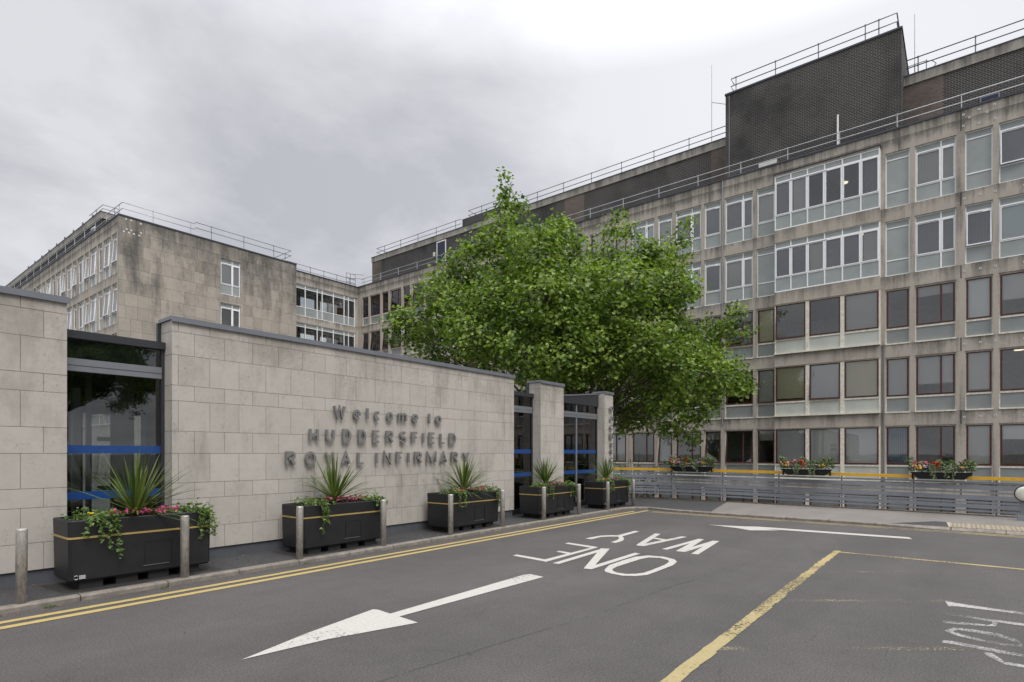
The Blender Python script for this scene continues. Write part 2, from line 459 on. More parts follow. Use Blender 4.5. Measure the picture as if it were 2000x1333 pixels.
# ================================================================ GROUND
PX0, PX1, PY0, PY1 = 20.0, 33.0, -16.0, 44.7      # sunken area in front of the building
mb = MB(); B = 900.; z = -.03
for (a, b_, c, d) in ((-B, PX0, -B, B), (PX1+12, B, -B, B), (PX0, PX1+12, -B, PY0), (PX0, PX1+12, PY1, B)):
    mb.face([(a, c, z), (b_, c, z), (b_, d, z), (a, d, z)], 'ground_mat')
mb.face([(PX0, PY0, -3.1), (PX1+12, PY0, -3.1), (PX1+12, PY1, -3.1), (PX0, PY1, -3.1)], 'ground_mat')
for p, q in (((PX0, PY0), (PX0, PY1)), ((PX0, PY1), (PX1+12, PY1)), ((PX1+12, PY1), (PX1+12, PY0)), ((PX1+12, PY0), (PX0, PY0))):
    mb.face([(p[0], p[1], z), (p[0], p[1], -3.1), (q[0], q[1], -3.1), (q[0], q[1], z)], 'concrete_bay')
tag(mb.build('ground'), kind='structure')

mb = MB(); mb.face([(-40, -60, 0), (16.1, -60, 0), (16.1, 8.02, 0), (-40, 8.02, 0)], 'asphalt')
tag(mb.build('road'), kind='structure')

# kerb line (road side); straight along the wall, rounded corner, then along the far pavement
kp = [(-20, 7.90), (14.9, 7.98), (15.55, 7.97), (15.95, 7.82), (16.12, 7.5), (16.02, 7.1), (15.86, 6.5), (15.82, 5.5), (15.8, 1.6), (15.8, .2), (15.8, -20)]
def offs(path, d):
    out = []
    for i, p in enumerate(path):
        a = Vector(path[max(i-1, 0)]); b = Vector(path[min(i+1, len(path)-1)]); t_ = (b-a).normalized(); n = Vector((-t_.y, t_.x))
        out.append((p[0]+n.x*d, p[1]+n.y*d))
    return out
ki = offs(kp, .13)
pav = ki+[(20.0, -20), (20.0, 9.2), (19.6, 10.4), (18.5, 12.0), (18.5, 18), (-20, 18)]
mb = MB(); mb.face([(p[0], p[1], .06) for p in pav], 'pavement_asphalt')
for i in range(len(pav)-1): pass
tag(mb.build('pavement'), kind='structure')
def kz(p): return .065 if not (p[1] < 1.0 and p[0] > 15) else .022
mb = MB(); mid = offs(kp, .015)
dense = []
for i in range(len(kp)-1):
    a, b_ = Vector(kp[i]), Vector(kp[i+1]); L = (b_-a).length; n = max(1, int(L/.9))
    for j in range(n): dense.append(tuple(a.lerp(b_, j/n)))
dense.append(kp[-1]); di = offs(dense, .13); dm = offs(dense, .02)
for i in range(len(dense)-1):
    rings = []
    jz = rnd.uniform(-.003, .003); jx = rnd.uniform(-.004, .004)
    for k, e in ((i, .006), (i+1, -.006)):
        t_ = (Vector(dense[i+1])-Vector(dense[i])).normalized()*e
        zz = kz(dense[k])+jz
        P = lambda p, z_: (p[0]+t_.x, p[1]+t_.y+jx, z_)
        rings.append([P(dense[k], -.02), P(dense[k], zz-.018), P(dm[k], zz), P(di[k], .064), P(di[k], -.02)])
    mb.loft(rings, 'kerb_stone')
tag(mb.build('kerb'), kind='structure')
# lighter slab of the far pavement, dark infill and tactile paving at the dropped kerb
mb = MB(); mb.face([(15.93, 5.53, .064), (15.93, 1.35, .064), (17.05, .52, .064), (17.2, -20, .064), (19.95, -20, .064), (19.95, 6.3, .064)], 'pavement_light')
tag(mb.build('far_pavement'), kind='structure')
mb = MB(); x0, x1 = 15.95, 16.95
mb.face([(x0, -20, .066), (x1+.05, -20, .066), (x1+.05, .3, .066), (x0, .24, .066)], 'mortar')
for i in range(3):
    for j in range(40):
        y1 = .22-j*.335; xa = x0+.01+i*.335
        mb.box(xa, xa+.322, y1-.322, y1, .0665, .071, 'tactile', .5)
        for q in range(3):
            for r_ in range(4):
                cx_, cy_ = xa+.05+q*.11, y1-.05-r_*.075
                mb.box(cx_-.016, cx_+.016, cy_-.016, cy_+.016, .071, .076, 'tactile')
tag(mb.build('tactile_paving'), kind='structure')

mb = MB(); vp = [(19.22, -20), (19.05, -9), (19.18, -4), (19.38, -1.0), (19.58, 2.0), (19.66, 5.0), (19.60, 7.4), (19.35, 9.0), (18.75, 10.2)]
v2 = [(p[0]-.16-.05*math.sin(p[1]*3), p[1]) for p in vp]; v3 = [(p[0]+.2, p[1]) for p in vp]
mb.face([(p[0], p[1], .068) for p in v2]+[(p[0], p[1], .068) for p in reversed(v3)], 'verge_soil')
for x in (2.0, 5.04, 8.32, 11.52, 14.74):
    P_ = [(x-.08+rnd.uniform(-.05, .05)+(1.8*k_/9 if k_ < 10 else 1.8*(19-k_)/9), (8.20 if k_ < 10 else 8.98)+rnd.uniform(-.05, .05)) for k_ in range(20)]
    mb.face([(p[0], p[1], .0635) for p in P_], 'dark_patch')  # ragged dark patch under each planter, a little wider than its foot
tag(mb.build('verge'), kind='structure')

# ---------------------------------------------------------------- road markings
class Cyc(list):
    def __setitem__(s, i, v): list.__setitem__(s, 0, .003+((v-.003) % .0032))
MK = Cyc([.004])
def strip(mb, pts, m):
    MK[0] += .00035
    mb.face([(p[0], p[1], MK[0]) for p in pts], m)
F_ = 1110.
def gz(px, py):   # ground point seen at a pixel of the survey photo; used only as survey data of flat road paint
    s = (px-1000)/F_; fx, fy = math.cos(YAW), math.sin(YAW); dxx = fx+s*fy; dyy = fy-s*fx; t_ = H*F_/(py-886); return (dxx*t_, dyy*t_)
def ragged(mb, x0, x1, y0, y1, m, step=.25, amp=.008):
    n = max(2, int(abs(x1-x0)/step)); MK[0] += .00035
    for i in range(n):
        a, b_ = x0+(x1-x0)*i/n, x0+(x1-x0)*(i+1)/n
        d = [rnd.uniform(-amp, amp) for _ in range(4)]
        mb.face([(a, y0+d[0], MK[0]), (b_, y0+d[1], MK[0]), (b_, y1+d[2], MK[0]), (a, y1+d[3], MK[0])], m)
def raggedY(mb, y0, y1, x0, x1, m, step=.25, amp=.008):
    n = max(2, int(abs(y1-y0)/step)); MK[0] += .00035
    for i in range(n):
        a, b_ = y0+(y1-y0)*i/n, y0+(y1-y0)*(i+1)/n
        mb.face([(x0+rnd.uniform(-amp, amp), a, MK[0]), (x1+rnd.uniform(-amp, amp), a, MK[0]), (x1, b_, MK[0]), (x0, b_, MK[0])], m)
mb = MB()
ragged(mb, -20, 15.3, 7.50, 7.605, 'yellow_paint', amp=.004); ragged(mb, -20, 15.75, 7.26, 7.375, 'yellow_paint', amp=.005)
raggedY(mb, 7.1, -20, 15.53, 15.61, 'yellow_paint_worn'); raggedY(mb, 7.1, -20, 15.33, 15.41, 'yellow_paint_worn')
tag(mb.build('double_yellow_lines'), 'double yellow lines painted along the kerb below the planters', kind='structure')
mb = MB()
strip(mb, [gz(*p) for p in [(472, 1290), (600, 1238), (728, 1191.5), (738, 1192), (762, 1200), (1022, 1124), (1036, 1122.5), (1061.5, 1128), (780, 1205.5), (816, 1217.5), (640, 1250)]], 'white_paint')
tag(mb.build('near_arrow_marking'), kind='structure')
mb = MB()
strip(mb, [gz(*p) for p in [(1382, 1025.5), (1452, 1029.0), (1480, 1029.5), (1775, 1050.3), (1782, 1054), (1490, 1033.5), (1524, 1037), (1465, 1036.8), (1438, 1032)]], 'white_paint')
tag(mb.build('far_arrow_marking'), kind='structure')
Z = lambda L: [gz(960+x/3.92, 980+y/3.92) for x, y in L]
mb = MB()
for poly in ([(380, 452), (790, 347), (812, 353), (415, 463)], [(162, 415), (195, 407), (428, 448), (412, 461)], [(495, 385), (520, 379), (605, 393), (580, 403)], [(560, 323), (590, 316), (815, 350), (790, 360)],
             [(468, 474), (850, 361), (905, 363), (515, 480)], [(835, 361), (905, 363), (765, 521), (705, 515)], [(720, 512), (1098, 394), (1138, 402), (765, 521)],
             [(1303, 366), (1585, 287), (1627, 291), (1345, 371)], [(1580, 289), (1627, 291), (1475, 387), (1410, 382)], [(1420, 383), (1695, 301), (1745, 304), (1480, 388)], [(1690, 301), (1745, 304), (1582, 406), (1528, 401)],
             [(1105, 335), (1250, 246), (1294, 249), (1160, 334)], [(1107, 338), (1455, 268), (1497, 273), (1165, 343)], [(1232, 284), (1252, 278), (1350, 294), (1335, 303)],
             [(715, 284), (830, 263), (920, 259), (965, 261), (1095, 226), (1132, 231), (1002, 268), (1016, 286), (1004, 303), (950, 319), (912, 313), (962, 297), (978, 283), (968, 270), (900, 270), (835, 274), (765, 291)]):
    strip(mb, Z(poly), 'white_paint')
outer = [(865, 525), (900, 490), (1000, 455), (1100, 425), (1200, 415), (1320, 425), (1400, 445), (1421, 462), (1390, 490), (1260, 540), (1190, 565), (1100, 573), (1000, 570), (920, 555), (870, 540)]
inner = [(925, 520), (955, 503), (1050, 472), (1140, 443), (1205, 430), (1290, 434), (1350, 450), (1360, 463), (1330, 485), (1225, 528), (1165, 548), (1100, 556), (1030, 557), (960, 547), (930, 534)]
MK[0] += .0004
O, I = Z(outer), Z(inner)
for i in range(len(O)):
    j = (i+1) % len(O); mb.face([(O[i][0], O[i][1], MK[0]), (O[j][0], O[j][1], MK[0]), (I[j][0], I[j][1], MK[0]), (I[i][0], I[i][1], MK[0])], 'white_paint')
tag(mb.build('one_way_marking'), kind='structure')
mb = MB()
ragged(mb, -6, 6.7, 1.645, 1.765, 'yellow_bay', .2, .008); ragged(mb, 6.7, 8.9, 1.65, 1.775, 'yellow_bay', .2, .010); ragged(mb, 8.9, 11.3, 1.66, 1.765, 'yellow_paint_worn', .15, .015)
raggedY(mb, 1.7, -1.2, 11.12, 11.22, 'yellow_paint_worn', .3, .01); raggedY(mb, -1.2, -14, 11.1, 11.19, 'yellow_paint_faint')
for px_, py_ in ((1585, 1118), (1500, 1174), (1400, 1268)):
    p0 = Vector(gz(px_, py_)); dd = Vector((.6211, -.7837)).normalized(); nn_ = Vector((-dd.y, dd.x))*.045; MK[0] += .0004
    for q in range(24):
        a = p0+dd*q*.3; b_ = p0+dd*(q+1)*.3; strip(mb, [a-nn_, b_-nn_, b_+nn_, a+nn_], 'yellow_paint_faint')
tag(mb.build('parking_bay_lines'), kind='structure')
mb = MB(); sp_ = [gz(*p) for p in ((560, 1420), (700, 1345), (960, 1262), (1150, 1205), (1300, 1150), (1420, 1112), (1560, 1076), (1700, 1046))]
pp = []
for i in range(len(sp_)-1):
    for q in range(12): pp.append(tuple(Vector(sp_[i]).lerp(Vector(sp_[i+1]), q/12)+Vector((rnd.gauss(0, .004), rnd.gauss(0, .006)))))
la, lb_ = offs(pp, .003), offs(pp, -.004)
for i in range(len(pp)-1):
    if rnd.random() < .6: mb.face([(la[i][0], la[i][1], .002), (la[i+1][0], la[i+1][1], .002), (lb_[i+1][0], lb_[i+1][1], .002), (lb_[i][0], lb_[i][1], .002)], 'seam')
tag(mb.build('road_seam'), kind='structure')
# half erased white lettering of the bay: bars, a bent U, an oval and a hooked bar
mb = MB()
def arc(cx, cy, rx, ry, a0, a1, w_, n=14):
    MK[0] += .0004
    for i in range(n):
        p = []
        for a, k in ((i, 1), (i+1, 1), (i+1, 0), (i, 0)):
            an = R(a0+(a1-a0)*a/n); q = 1 if k else 0
            p.append((cx+(rx-(0 if q else w_))*math.cos(an), cy+(ry-(0 if q else w_*.7))*math.sin(an), MK[0]))
        mb.face(p, 'white_paint_worn')
S = lambda L: [gz(1500+x/4, 1000+y/4) for x, y in L]
for poly in ([(1383, 700), (1470, 716), (1760, 760), (2100, 802), (2100, 820), (1750, 775), (1475, 742), (1410, 742)],
             [(1382, 793), (1430, 795), (1700, 838), (2100, 892), (2100, 910), (1700, 856), (1385, 808)],
             [(1368, 852), (1440, 860), (1700, 885), (1690, 897), (1440, 880), (1368, 872)],
             [(1690, 838), (1770, 850), (1800, 870), (1775, 900), (1690, 897), (1750, 880), (1750, 862)],
             [(1362, 1006), (1440, 1012), (1810, 1082), (2100, 1135), (2100, 1155), (1800, 1103), (1440, 1035), (1362, 1025)],
             [(1690, 1102), (1750, 1106), (1850, 1175), (2100, 1215), (2100, 1235), (1850, 1195), (1700, 1120)]):
    strip(mb, S(poly), 'white_paint_worn')
oo = [(1378, 932), (1450, 908), (1600, 922), (1800, 955), (1930, 995), (1995, 1038), (1985, 1058), (1850, 1048), (1650, 1012), (1480, 972)]
oi = [(1440, 935), (1478, 928), (1600, 942), (1780, 976), (1895, 1006), (1958, 1036), (1935, 1042), (1850, 1032), (1660, 997), (1500, 957)]
oo, oi = S(oo), S(oi); MK[0] += .0004
for i in range(10):
    j = (i+1) % 10; mb.face([(oo[i][0], oo[i][1], MK[0]), (oo[j][0], oo[j][1], MK[0]), (oi[j][0], oi[j][1], MK[0]), (oi[i][0], oi[i][1], MK[0])], 'white_paint_worn')
tag(mb.build('worn_lettering_marking'), kind='structure')

# ================================================================ ENTRANCE BUILDING
YW = 9.10
ent = thing('entrance_building', 'low pale limestone entrance block with grey coping and tall dark glazed gaps', 'building', (7, 9.1, .06))
courses = [.24, .58, 1.02, 1.26, 1.70, 2.03, 2.48, 2.71, 3.16, 3.50, 3.665]
short = [True, False, True, False, True, False, True, False, True, False]
def stone_wall(x0, x1, y0, y1, nm='wall', end_left=True):
    mb = MB()
    mb.box(x0+.012, x1-.012, y0+.010, y1-.01, .245, 3.66, 'mortar')
    mb.box(x0+.03, x1-.03, y0+.03, y1-.03, .055, .24, 'plinth')
    for k in range(len(courses)-1):
        z0, z1 = courses[k]+.003, courses[k+1]-.003
        wid = .90 if not short[k] else .90
        tall = (courses[k+1]-courses[k]) > .30
        off = 0. if k % 2 == 0 else .225
        wd = .45
        x = x0; first = True
        edges = [x0]
        g0 = math.floor((x0-3.75-off)/wd)*wd+3.75+off
        while g0 < x1-.06:
            if g0 > x0+.06: edges.append(g0)
            g0 += wd
        edges.append(x1)
        for i in range(len(edges)-1):
            tn = rnd.random(); j = rnd.uniform(-.0012, .0012)
            a = edges[i]+(.0035 if i else 0); b_ = edges[i+1]-(.0035 if i < len(edges)-2 else 0)
            mb.box(a, b_, y0+j, y0+.09, z0, z1, 'limestone', tn)
        if end_left:   # return faces
            tn = rnd.random(); mb.box(x0, x0+.08, y0+.0935, y1, z0, z1, 'limestone', tn)
        tn = rnd.random(); mb.box(x1-.08, x1, y0+.0935, y1, z0, z1, 'limestone', tn)
    return sub(mb, nm, ent)
for (a, b_) in ((-9., 2.19), (3.44, 11.56), (12.75, 13.9), (16.32, 16.88)):
    stone_wall(a, b_, YW, YW+.42)
    mb = MB()
    zb = 3.668
    mb.box(a-.022, b_+.022, YW-.03, YW+.45, zb, zb+.052, 'coping_metal')
    mb.box(a-.022, b_+.022, YW-.037, YW-.030, zb-.03, zb+.0, 'coping_metal')
    sub(mb, 'coping', ent)
def glazed_gap(x0, x1, mull, wedge=False):
    y = YW+.30
    f = MB()
    for xx in (x0, x1-.045)+tuple(mull): f.box(xx, xx+.045, y-.03, y+.06, .12, 3.25, 'alu_frame' if xx in mull else 'frame_dark')
    f.box(x0+.045, x1-.045, y-.03, y+.06, .06, .20, 'frame_dark')
    f.box(x0+.045, x1-.045, y-.045, y+.06, 2.81, 2.98, 'fascia_grey'); f.box(x0+.045, x1-.045, y-.05, y-.046, 2.885, 2.89, 'frame_dark')
    wn = sub(f, 'window', ent)
    xs = [x0+.045]+[m_ for m_ in mull]+[x1-.045]
    for i in range(len(xs)-1):
        g_ = MB(); a, b_ = xs[i]+(.045 if i else 0), xs[i+1]
        g_.box(a, b_, y, y+.012, .20, 2.81, 'glass_entrance'); g_.box(a, b_, y, y+.012, 2.98, 3.25, 'glass_entrance'); g_.box(a, b_, y+.04, y+.05, 2.98, 3.25, 'reflection_backing')  # grey sheet added behind the upper light, imitating pale reflection on the glass
        go = sub(g_, 'glass_pane', ent); go.parent = wn; go.matrix_parent_inverse = Matrix()
        s_ = MB(); s_.box(a, b_, y-.003, y-.001, 1.70, 1.81, 'blue_band'); s_.box(a, b_, y-.003, y-.001, 1.07, 1.18, 'blue_band')
        so = sub(s_, 'safety_band', ent); so.parent = wn; so.matrix_parent_inverse = Matrix()
    c = MB()
    if wedge:
        for (ya, yb) in ((y-.07, y+.08),):
            P = [(x0, 3.22), (x1, 3.22), (x1, 3.62), (x0, 3.38)]
            c.loft([[(p[0], ya, p[1]) for p in P], [(p[0], yb, p[1]) for p in P]], 'fascia_dark')
            P = [(x0, 3.38), (x1, 3.62), (x1, 3.66), (x0, 3.42)]
            c.loft([[(p[0], ya-.02, p[1]) for p in P], [(p[0], yb, p[1]) for p in P]], 'coping_metal')
    else:
        c.box(x0, x1, y-.07, y+.10, 3.25, 3.355, 'fascia_dark')
        c.box(x1-.05, x1, y+.101, y+.16, 3.3, 3.665, 'fascia_dark')
    sub(c, 'fascia', ent)
glazed_gap(2.19, 3.44, ()); glazed_gap(11.56, 12.75, ()); glazed_gap(13.9, 16.32, (15.03,), True)
# body: floor, ceiling and roof, back wall with white window frames
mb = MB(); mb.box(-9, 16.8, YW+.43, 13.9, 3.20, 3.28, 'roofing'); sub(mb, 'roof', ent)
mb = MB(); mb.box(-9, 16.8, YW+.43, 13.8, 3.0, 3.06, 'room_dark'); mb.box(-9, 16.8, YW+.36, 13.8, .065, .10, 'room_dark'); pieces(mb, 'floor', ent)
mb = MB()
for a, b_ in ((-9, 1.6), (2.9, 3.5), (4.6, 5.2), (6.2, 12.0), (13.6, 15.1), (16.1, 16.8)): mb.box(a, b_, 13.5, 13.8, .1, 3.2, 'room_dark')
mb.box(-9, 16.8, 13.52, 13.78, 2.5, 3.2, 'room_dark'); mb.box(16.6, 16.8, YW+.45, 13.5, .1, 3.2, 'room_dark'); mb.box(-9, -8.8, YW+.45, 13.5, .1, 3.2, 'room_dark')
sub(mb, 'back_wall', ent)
mb = MB()
for x in (2.9, 3.5, 4.2, 5.0, 12.5, 14.9):
    mb.box(x, x+.07, 11.0, 11.07, .1, 3.0, 'upvc')
for x0, x1 in ((3.05, 3.45), (4.3, 4.95)):
    for zz in (.6, 1.1, 1.9, 2.5): mb.box(x0, x1, 11.0, 11.05, zz, zz+.07, 'upvc')
mb.box(3.15, 3.4, 10.5, 10.75, .1, 3.0, 'tile_white'); mb.box(2.62, 2.72, 10.6, 10.68, .1, 2.7, 'upvc')
pieces(mb, 'inner_partition', ent)
# low box inside gap 2/3: yellow rail and desk glimpsed through the glass are reflections of the fence

# ---------------------------------------------------------------- lettering
def arcp(cx, cz, rx, rz, a0, a1, n=14): return [(cx+rx*math.cos(R(a0+(a1-a0)*k/n)), cz+rz*math.sin(R(a0+(a1-a0)*k/n))) for k in range(n+1)]
GL = {   # centre lines in a unit box, drawn as flat bars of constant width
 'W': [[(0, 1), (.26, 0), (.5, .92), (.74, 0), (1, 1)]], 'H': [[(0, 0), (0, 1)], [(1, 0), (1, 1)], [(0, .52), (1, .52)]],
 'U': [[(0, 1), (0, .36)]+arcp(.5, .36, .5, .36, 180, 360)[1:]+[(1, 1)]], 'D': [[(0, 0), (0, 1), (.45, 1)]+arcp(.45, .5, .55, .5, 90, -90)[1:]+[(0, 0)]],
 'E': [[(1, 1), (0, 1), (0, 0), (1, 0)], [(0, .52), (.9, .52)]], 'F': [[(1, 1), (0, 1), (0, 0)], [(0, .5), (.85, .5)]], 'L': [[(0, 1), (0, 0), (1, 0)]], 'I': [[(.5, 0), (.5, 1)]],
 'R': [[(0, 0), (0, 1), (.6, 1)]+arcp(.6, .745, .36, .255, 90, -90, 10)[1:]+[(0, .49)], [(.5, .49), (1, 0)]],
 'B': [[(0, 0), (0, 1), (.6, 1)]+arcp(.6, .765, .34, .235, 90, -90, 8)[1:]+[(0, .53)], [(.6, .53)]+arcp(.62, .265, .38, .265, 90, -90, 8)[1:]+[(0, 0)]],
 'S': [arcp(.5, .75, .46, .25, 25, 250, 12)+arcp(.5, .26, .5, .26, 70, -155, 12)], 'O': [arcp(.5, .5, .5, .5, 0, 360, 26)], 'C': [arcp(.5, .5, .5, .5, 42, 318, 20)],
 'Y': [[(0, 1), (.5, .45), (1, 1)], [(.5, .45), (.5, 0)]], 'A': [[(0, 0), (.5, 1), (1, 0)], [(.2, .36), (.8, .36)]], 'N': [[(0, 0), (0, 1), (1, 0), (1, 1)]], 'M': [[(0, 0), (0, 1), (.5, .12), (1, 1), (1, 0)]],
 'e': [[(.06, .36), (1, .36)]+arcp(.5, .35, .5, .35, 8, 318, 20)[0:]], 'l': [[(.5, 0), (.5, 1)]], 'c': [arcp(.5, .35, .5, .35, 42, 318, 16)], 'o': [arcp(.5, .35, .5, .35, 0, 360, 22)],
 'm': [[(0, 0), (0, .7)], [(0, .40)]+arcp(.25, .48, .25, .21, 180, 0, 8)+[(.5, 0)], [(.5, .40)]+arcp(.75, .48, .25, .21, 180, 0, 8)+[(1, 0)]],
 't': [[(.4, .92), (.4, .14), (.6, .02), (.95, .02)], [(0, .68), (.95, .68)]]}
def letters(text, xa, xb, zb, cap, y, parent, name, bar=.044):
    mb = MB(); w_ = xb-xa-bar; hh = cap-bar; k = 0
    if text in 'emtoclA': pass
    for path in GL[text]:
        P = [Vector((xa+bar/2+p[0]*max(w_, .002), zb+bar/2+p[1]*hh)) for p in path]; closed = (P[0]-P[-1]).length < .003
        Lf, Rt = [], []
        for i in range(len(P)):
            a = P[i-1] if i > 0 else (P[-2] if closed else None); c = P[i+1] if i < len(P)-1 else (P[1] if closed else None)
            d1 = (P[i]-a).normalized() if a is not None else None; d2 = (c-P[i]).normalized() if c is not None else None
            if d1 is None: d1 = d2
            if d2 is None: d2 = d1
            n1, n2 = Vector((-d1.y, d1.x)), Vector((-d2.y, d2.x)); m_ = n1+n2
            m_ = m_.normalized() if m_.length > .05 else n1
            q = min(1.9, 1/max(.35, m_.dot(n1))); Lf.append(P[i]+m_*bar/2*q); Rt.append(P[i]-m_*bar/2*q)
        yf, yb = y-.022-.0007*k, y+.022+.0007*k; k += 1
        rings = [[(a.x, yf, a.y), (b_.x, yf, b_.y), (b_.x, yb, b_.y), (a.x, yb, a.y)] for a, b_ in zip(Lf, Rt)]
        mb.loft(rings, 'letter_metal')
    o = put(mb.mesh(name), name); o.parent = parent; o.matrix_parent_inverse = Matrix.Translation(-parent.location); return o
def put(me, name, parent=None, loc=(0, 0, 0)):
    o = bpy.data.objects.new(name, me); COL.objects.link(o); o.location = loc
    if parent: o.parent = parent
    return o
sign = thing('wall_lettering', 'raised metal letters reading Welcome to HUDDERSFIELD ROYAL INFIRMARY on the stone wall', 'sign', (7.5, YW, 1.45))
LT = (((2.345, 2.315), [('W', 6.128, 6.388), ('e', 6.566, 6.721), ('l', 6.865, 6.902), ('c', 7.05, 7.192), ('o', 7.357, 7.512), ('m', 7.649, 7.881), ('e', 8.032, 8.187), ('t', 8.475, 8.564), ('o', 8.703, 8.875)]),
 ((1.905, 1.90), [('H', 5.636, 5.82), ('U', 5.97, 6.149), ('D', 6.327, 6.51), ('D', 6.676, 6.853), ('E', 7.017, 7.182), ('R', 7.34, 7.523), ('S', 7.696, 7.863), ('F', 8.013, 8.187), ('I', 8.322, 8.362), ('E', 8.505, 8.678), ('L', 8.837, 8.982), ('D', 9.126, 9.335)]),
 ((1.485, 1.475), [('R', 5.192, 5.376), ('O', 5.556, 5.765), ('Y', 5.941, 6.149), ('A', 6.297, 6.495), ('L', 6.66, 6.81), ('I', 7.092, 7.132), ('N', 7.281, 7.47), ('F', 7.606, 7.77), ('I', 7.908, 7.948), ('R', 8.098, 8.301), ('M', 8.444, 8.728), ('A', 8.837, 9.052), ('R', 9.196, 9.403), ('Y', 9.554, 9.779)]))
for (zb, _), row in LT:
    for ch, xa, xb in row: letters(ch, xa, xb, zb, .25, YW-.062, sign, 'letter')
vs = thing('vertical_lettering', 'column of small raised metal characters down the narrow end pier', 'sign', (16.62, YW, 1.4))
for ch, zc in zip('OACBttC', (3.15, 2.85, 2.55, 2.26, 1.98, 1.76, 1.48)):
    letters(ch, 16.55, 16.77, zc-.08, .17, YW-.06, vs, 'character', .032)

# ================================================================ BOLLARDS
bm_ = MB(); r = .052
rings = []
for zz, rr in ((0, r), (.80, r), (.812, r*.96), (.818, r*.8)):
    rings.append([(rr*math.cos(2*math.pi*i/24), rr*math.sin(2*math.pi*i/24), zz) for i in range(24)])
m, t, b = new_mat('bollard_steel')
k = t.ramp(t.noise(t.scale(t.pos, (1, 1, .35)), 40, 6, .75), .42, .7)
t.l.new(t.mix(k, (.58, .56, .53, 1), (.30, .265, .225, 1)), b.inputs['Base Color']); b.inputs['Metallic'].default_value = .55
t.l.new(t.ramp(k, 0, 1, .36, .6), b.inputs['Roughness'])
bm_.loft(rings, 'bollard_steel')
bmesh_b = bm_.mesh('bollard', True)
blabs = ['brushed steel bollard at the left edge, left of the largest planter', 'steel bollard in front of the right end of the largest planter',
         'steel bollard in front of the left corner of the second planter', 'steel bollard just right of the second planter', 'steel bollard in front of the left corner of the middle planter',
         'steel bollard at the right end of the middle planter', 'steel bollard in front of the left corner of the fourth planter', 'steel bollard between the fourth planter and the smallest planter',
         'steel bollard in front of the smallest, farthest planter', 'farthest steel bollard, alone beside the slatted fence']
for i, lb in enumerate(blabs):
    o = bpy.data.objects.new('bollard', bmesh_b); o.location = ((1.535, 3.20, 4.86, 6.49, 8.18, 9.82, 11.43, 13.05, 14.64, 16.26)[i], 8.06, .06); o.rotation_euler = (R(rnd.uniform(-.4, .4)), R(rnd.uniform(-.4, .4)), i*1.3)
    COL.objects.link(o); tag(o, lb, 'bollard', 'steel bollards along the kerb')
for m_ in bmesh_b.polygons: m_.use_smooth = len(m_.vertices) == 4

# ================================================================ PLANTERS
def planter_meshes():
    L, D, Z0, Z1 = 1.62, .66, .10, .80
    b1 = MB(); c = .03; wall = .035
    def ring(x0, x1, y0, y1, z_, c=.03): return [(x0+c, y0, z_), (x1-c, y0, z_), (x1, y0+c, z_), (x1, y1-c, z_), (x1-c, y1, z_), (x0+c, y1, z_), (x0, y1-c, z_), (x0, y0+c, z_)]
    zs = .60
    b1.loft([ring(.02, L-.02, .02, D-.02, Z0), ring(.008, L-.008, .008, D-.008, Z0+.02), ring(.0, L, .0, D, zs-.012)], 'planter_plastic', True)
    b1.loft([ring(.0, L, .0, D, zs+.012), ring(-.004, L+.004, -.004, D+.004, Z1-.012), ring(.004, L-.004, .004, D-.004, Z1), ring(.04, L-.04, .04, D-.04, Z1-.002), ring(.045, L-.045, .045, D-.045, Z1-.09)], 'planter_plastic', True)
    # access hatch pressed into the front
    hx, hw = .80, .32
    for (a, b_, z0, z1) in ((hx, hx+hw, .475, .482), (hx, hx+.006, .20, .475), (hx+hw-.006, hx+hw, .20, .475)): b1.box(a, b_, -.004, .006, z0, z1, 'planter_plastic')
    b1.box(hx-.02, hx+hw-.04, -.007, .006, .185, .190, 'rail_dark')
    b1.tube([(.03, -.002, .30), (.045, -.004, .25), (.05, -.004, .16), (.052, -.003, .13)], .006, 'planter_feet', 6)
    s = MB(); s.loft([ring(-.006, L+.006, -.006, D+.006, zs-.011), ring(-.006, L+.006, -.006, D+.006, zs+.011)], 'gold')
    f = MB()
    for x in (.12, .50, .86, 1.24):
        f.box(x, x+.24, .06, D-.06, 0, .10, 'planter_feet')
    lg = MB()
    pts = [(.07+.022*math.cos(R(a)), .155+.022*math.sin(R(a))) for a in range(40, 330, 24)]
    for i in range(len(pts)-1): lg.tube([(pts[i][0], -.006, pts[i][1]), (pts[i+1][0], -.006, pts[i+1][1])], .003, 'white_mark', 4)
    for k_ in range(4): lg.box(.10, .165, -.008, -.003, .135+k_*.011, .140+k_*.011, 'white_mark')
    so = MB(); so.face([(.045, .045, Z1-.05), (L-.045, .045, Z1-.05), (L-.045, D-.045, Z1-.05), (.045, D-.045, Z1-.05)], 'soil')
    return [('tub', b1.mesh('tub')), ('gold_stripe', s.mesh('gold_stripe')), ('base_foot', f.mesh('base_foot')), ('maker_mark', lg.mesh('maker_mark')), ('soil', so.mesh('soil'))]
pm = planter_meshes()
plx = [2.00, 5.04, 8.32, 11.52, 14.74]
ordn = ['largest planter, below the tall dark window at the left', 'planter below the words ROYAL on the stone wall', 'middle planter, at the right end of the long stone wall', 'planter in front of the second stone pier', 'smallest and farthest planter, by the narrow end pier']
ptxt = ['nearest black gold-striped planter, below the tall dark window', 'long black planter with a gold stripe below the word ROYAL', 'black gold-striped planter with an orange bloom, at the right end of the long wall',
        'black planter with a gold stripe in front of the middle stone pier', 'farthest black gold-striped planter, holding yellow pansies by the narrow end pier']
for i, x in enumerate(plx):
    p = thing('planter', ptxt[i], 'planter', (x, 8.25, .06), 'black planters along the entrance wall')
    if i == 0: p.scale = (1, 1, 1.05)
    for nm, me in pm:
        if nm == 'maker_mark' and i in (1, 2): continue
        o = bpy.data.objects.new(nm, me); COL.objects.link(o); o.parent = p

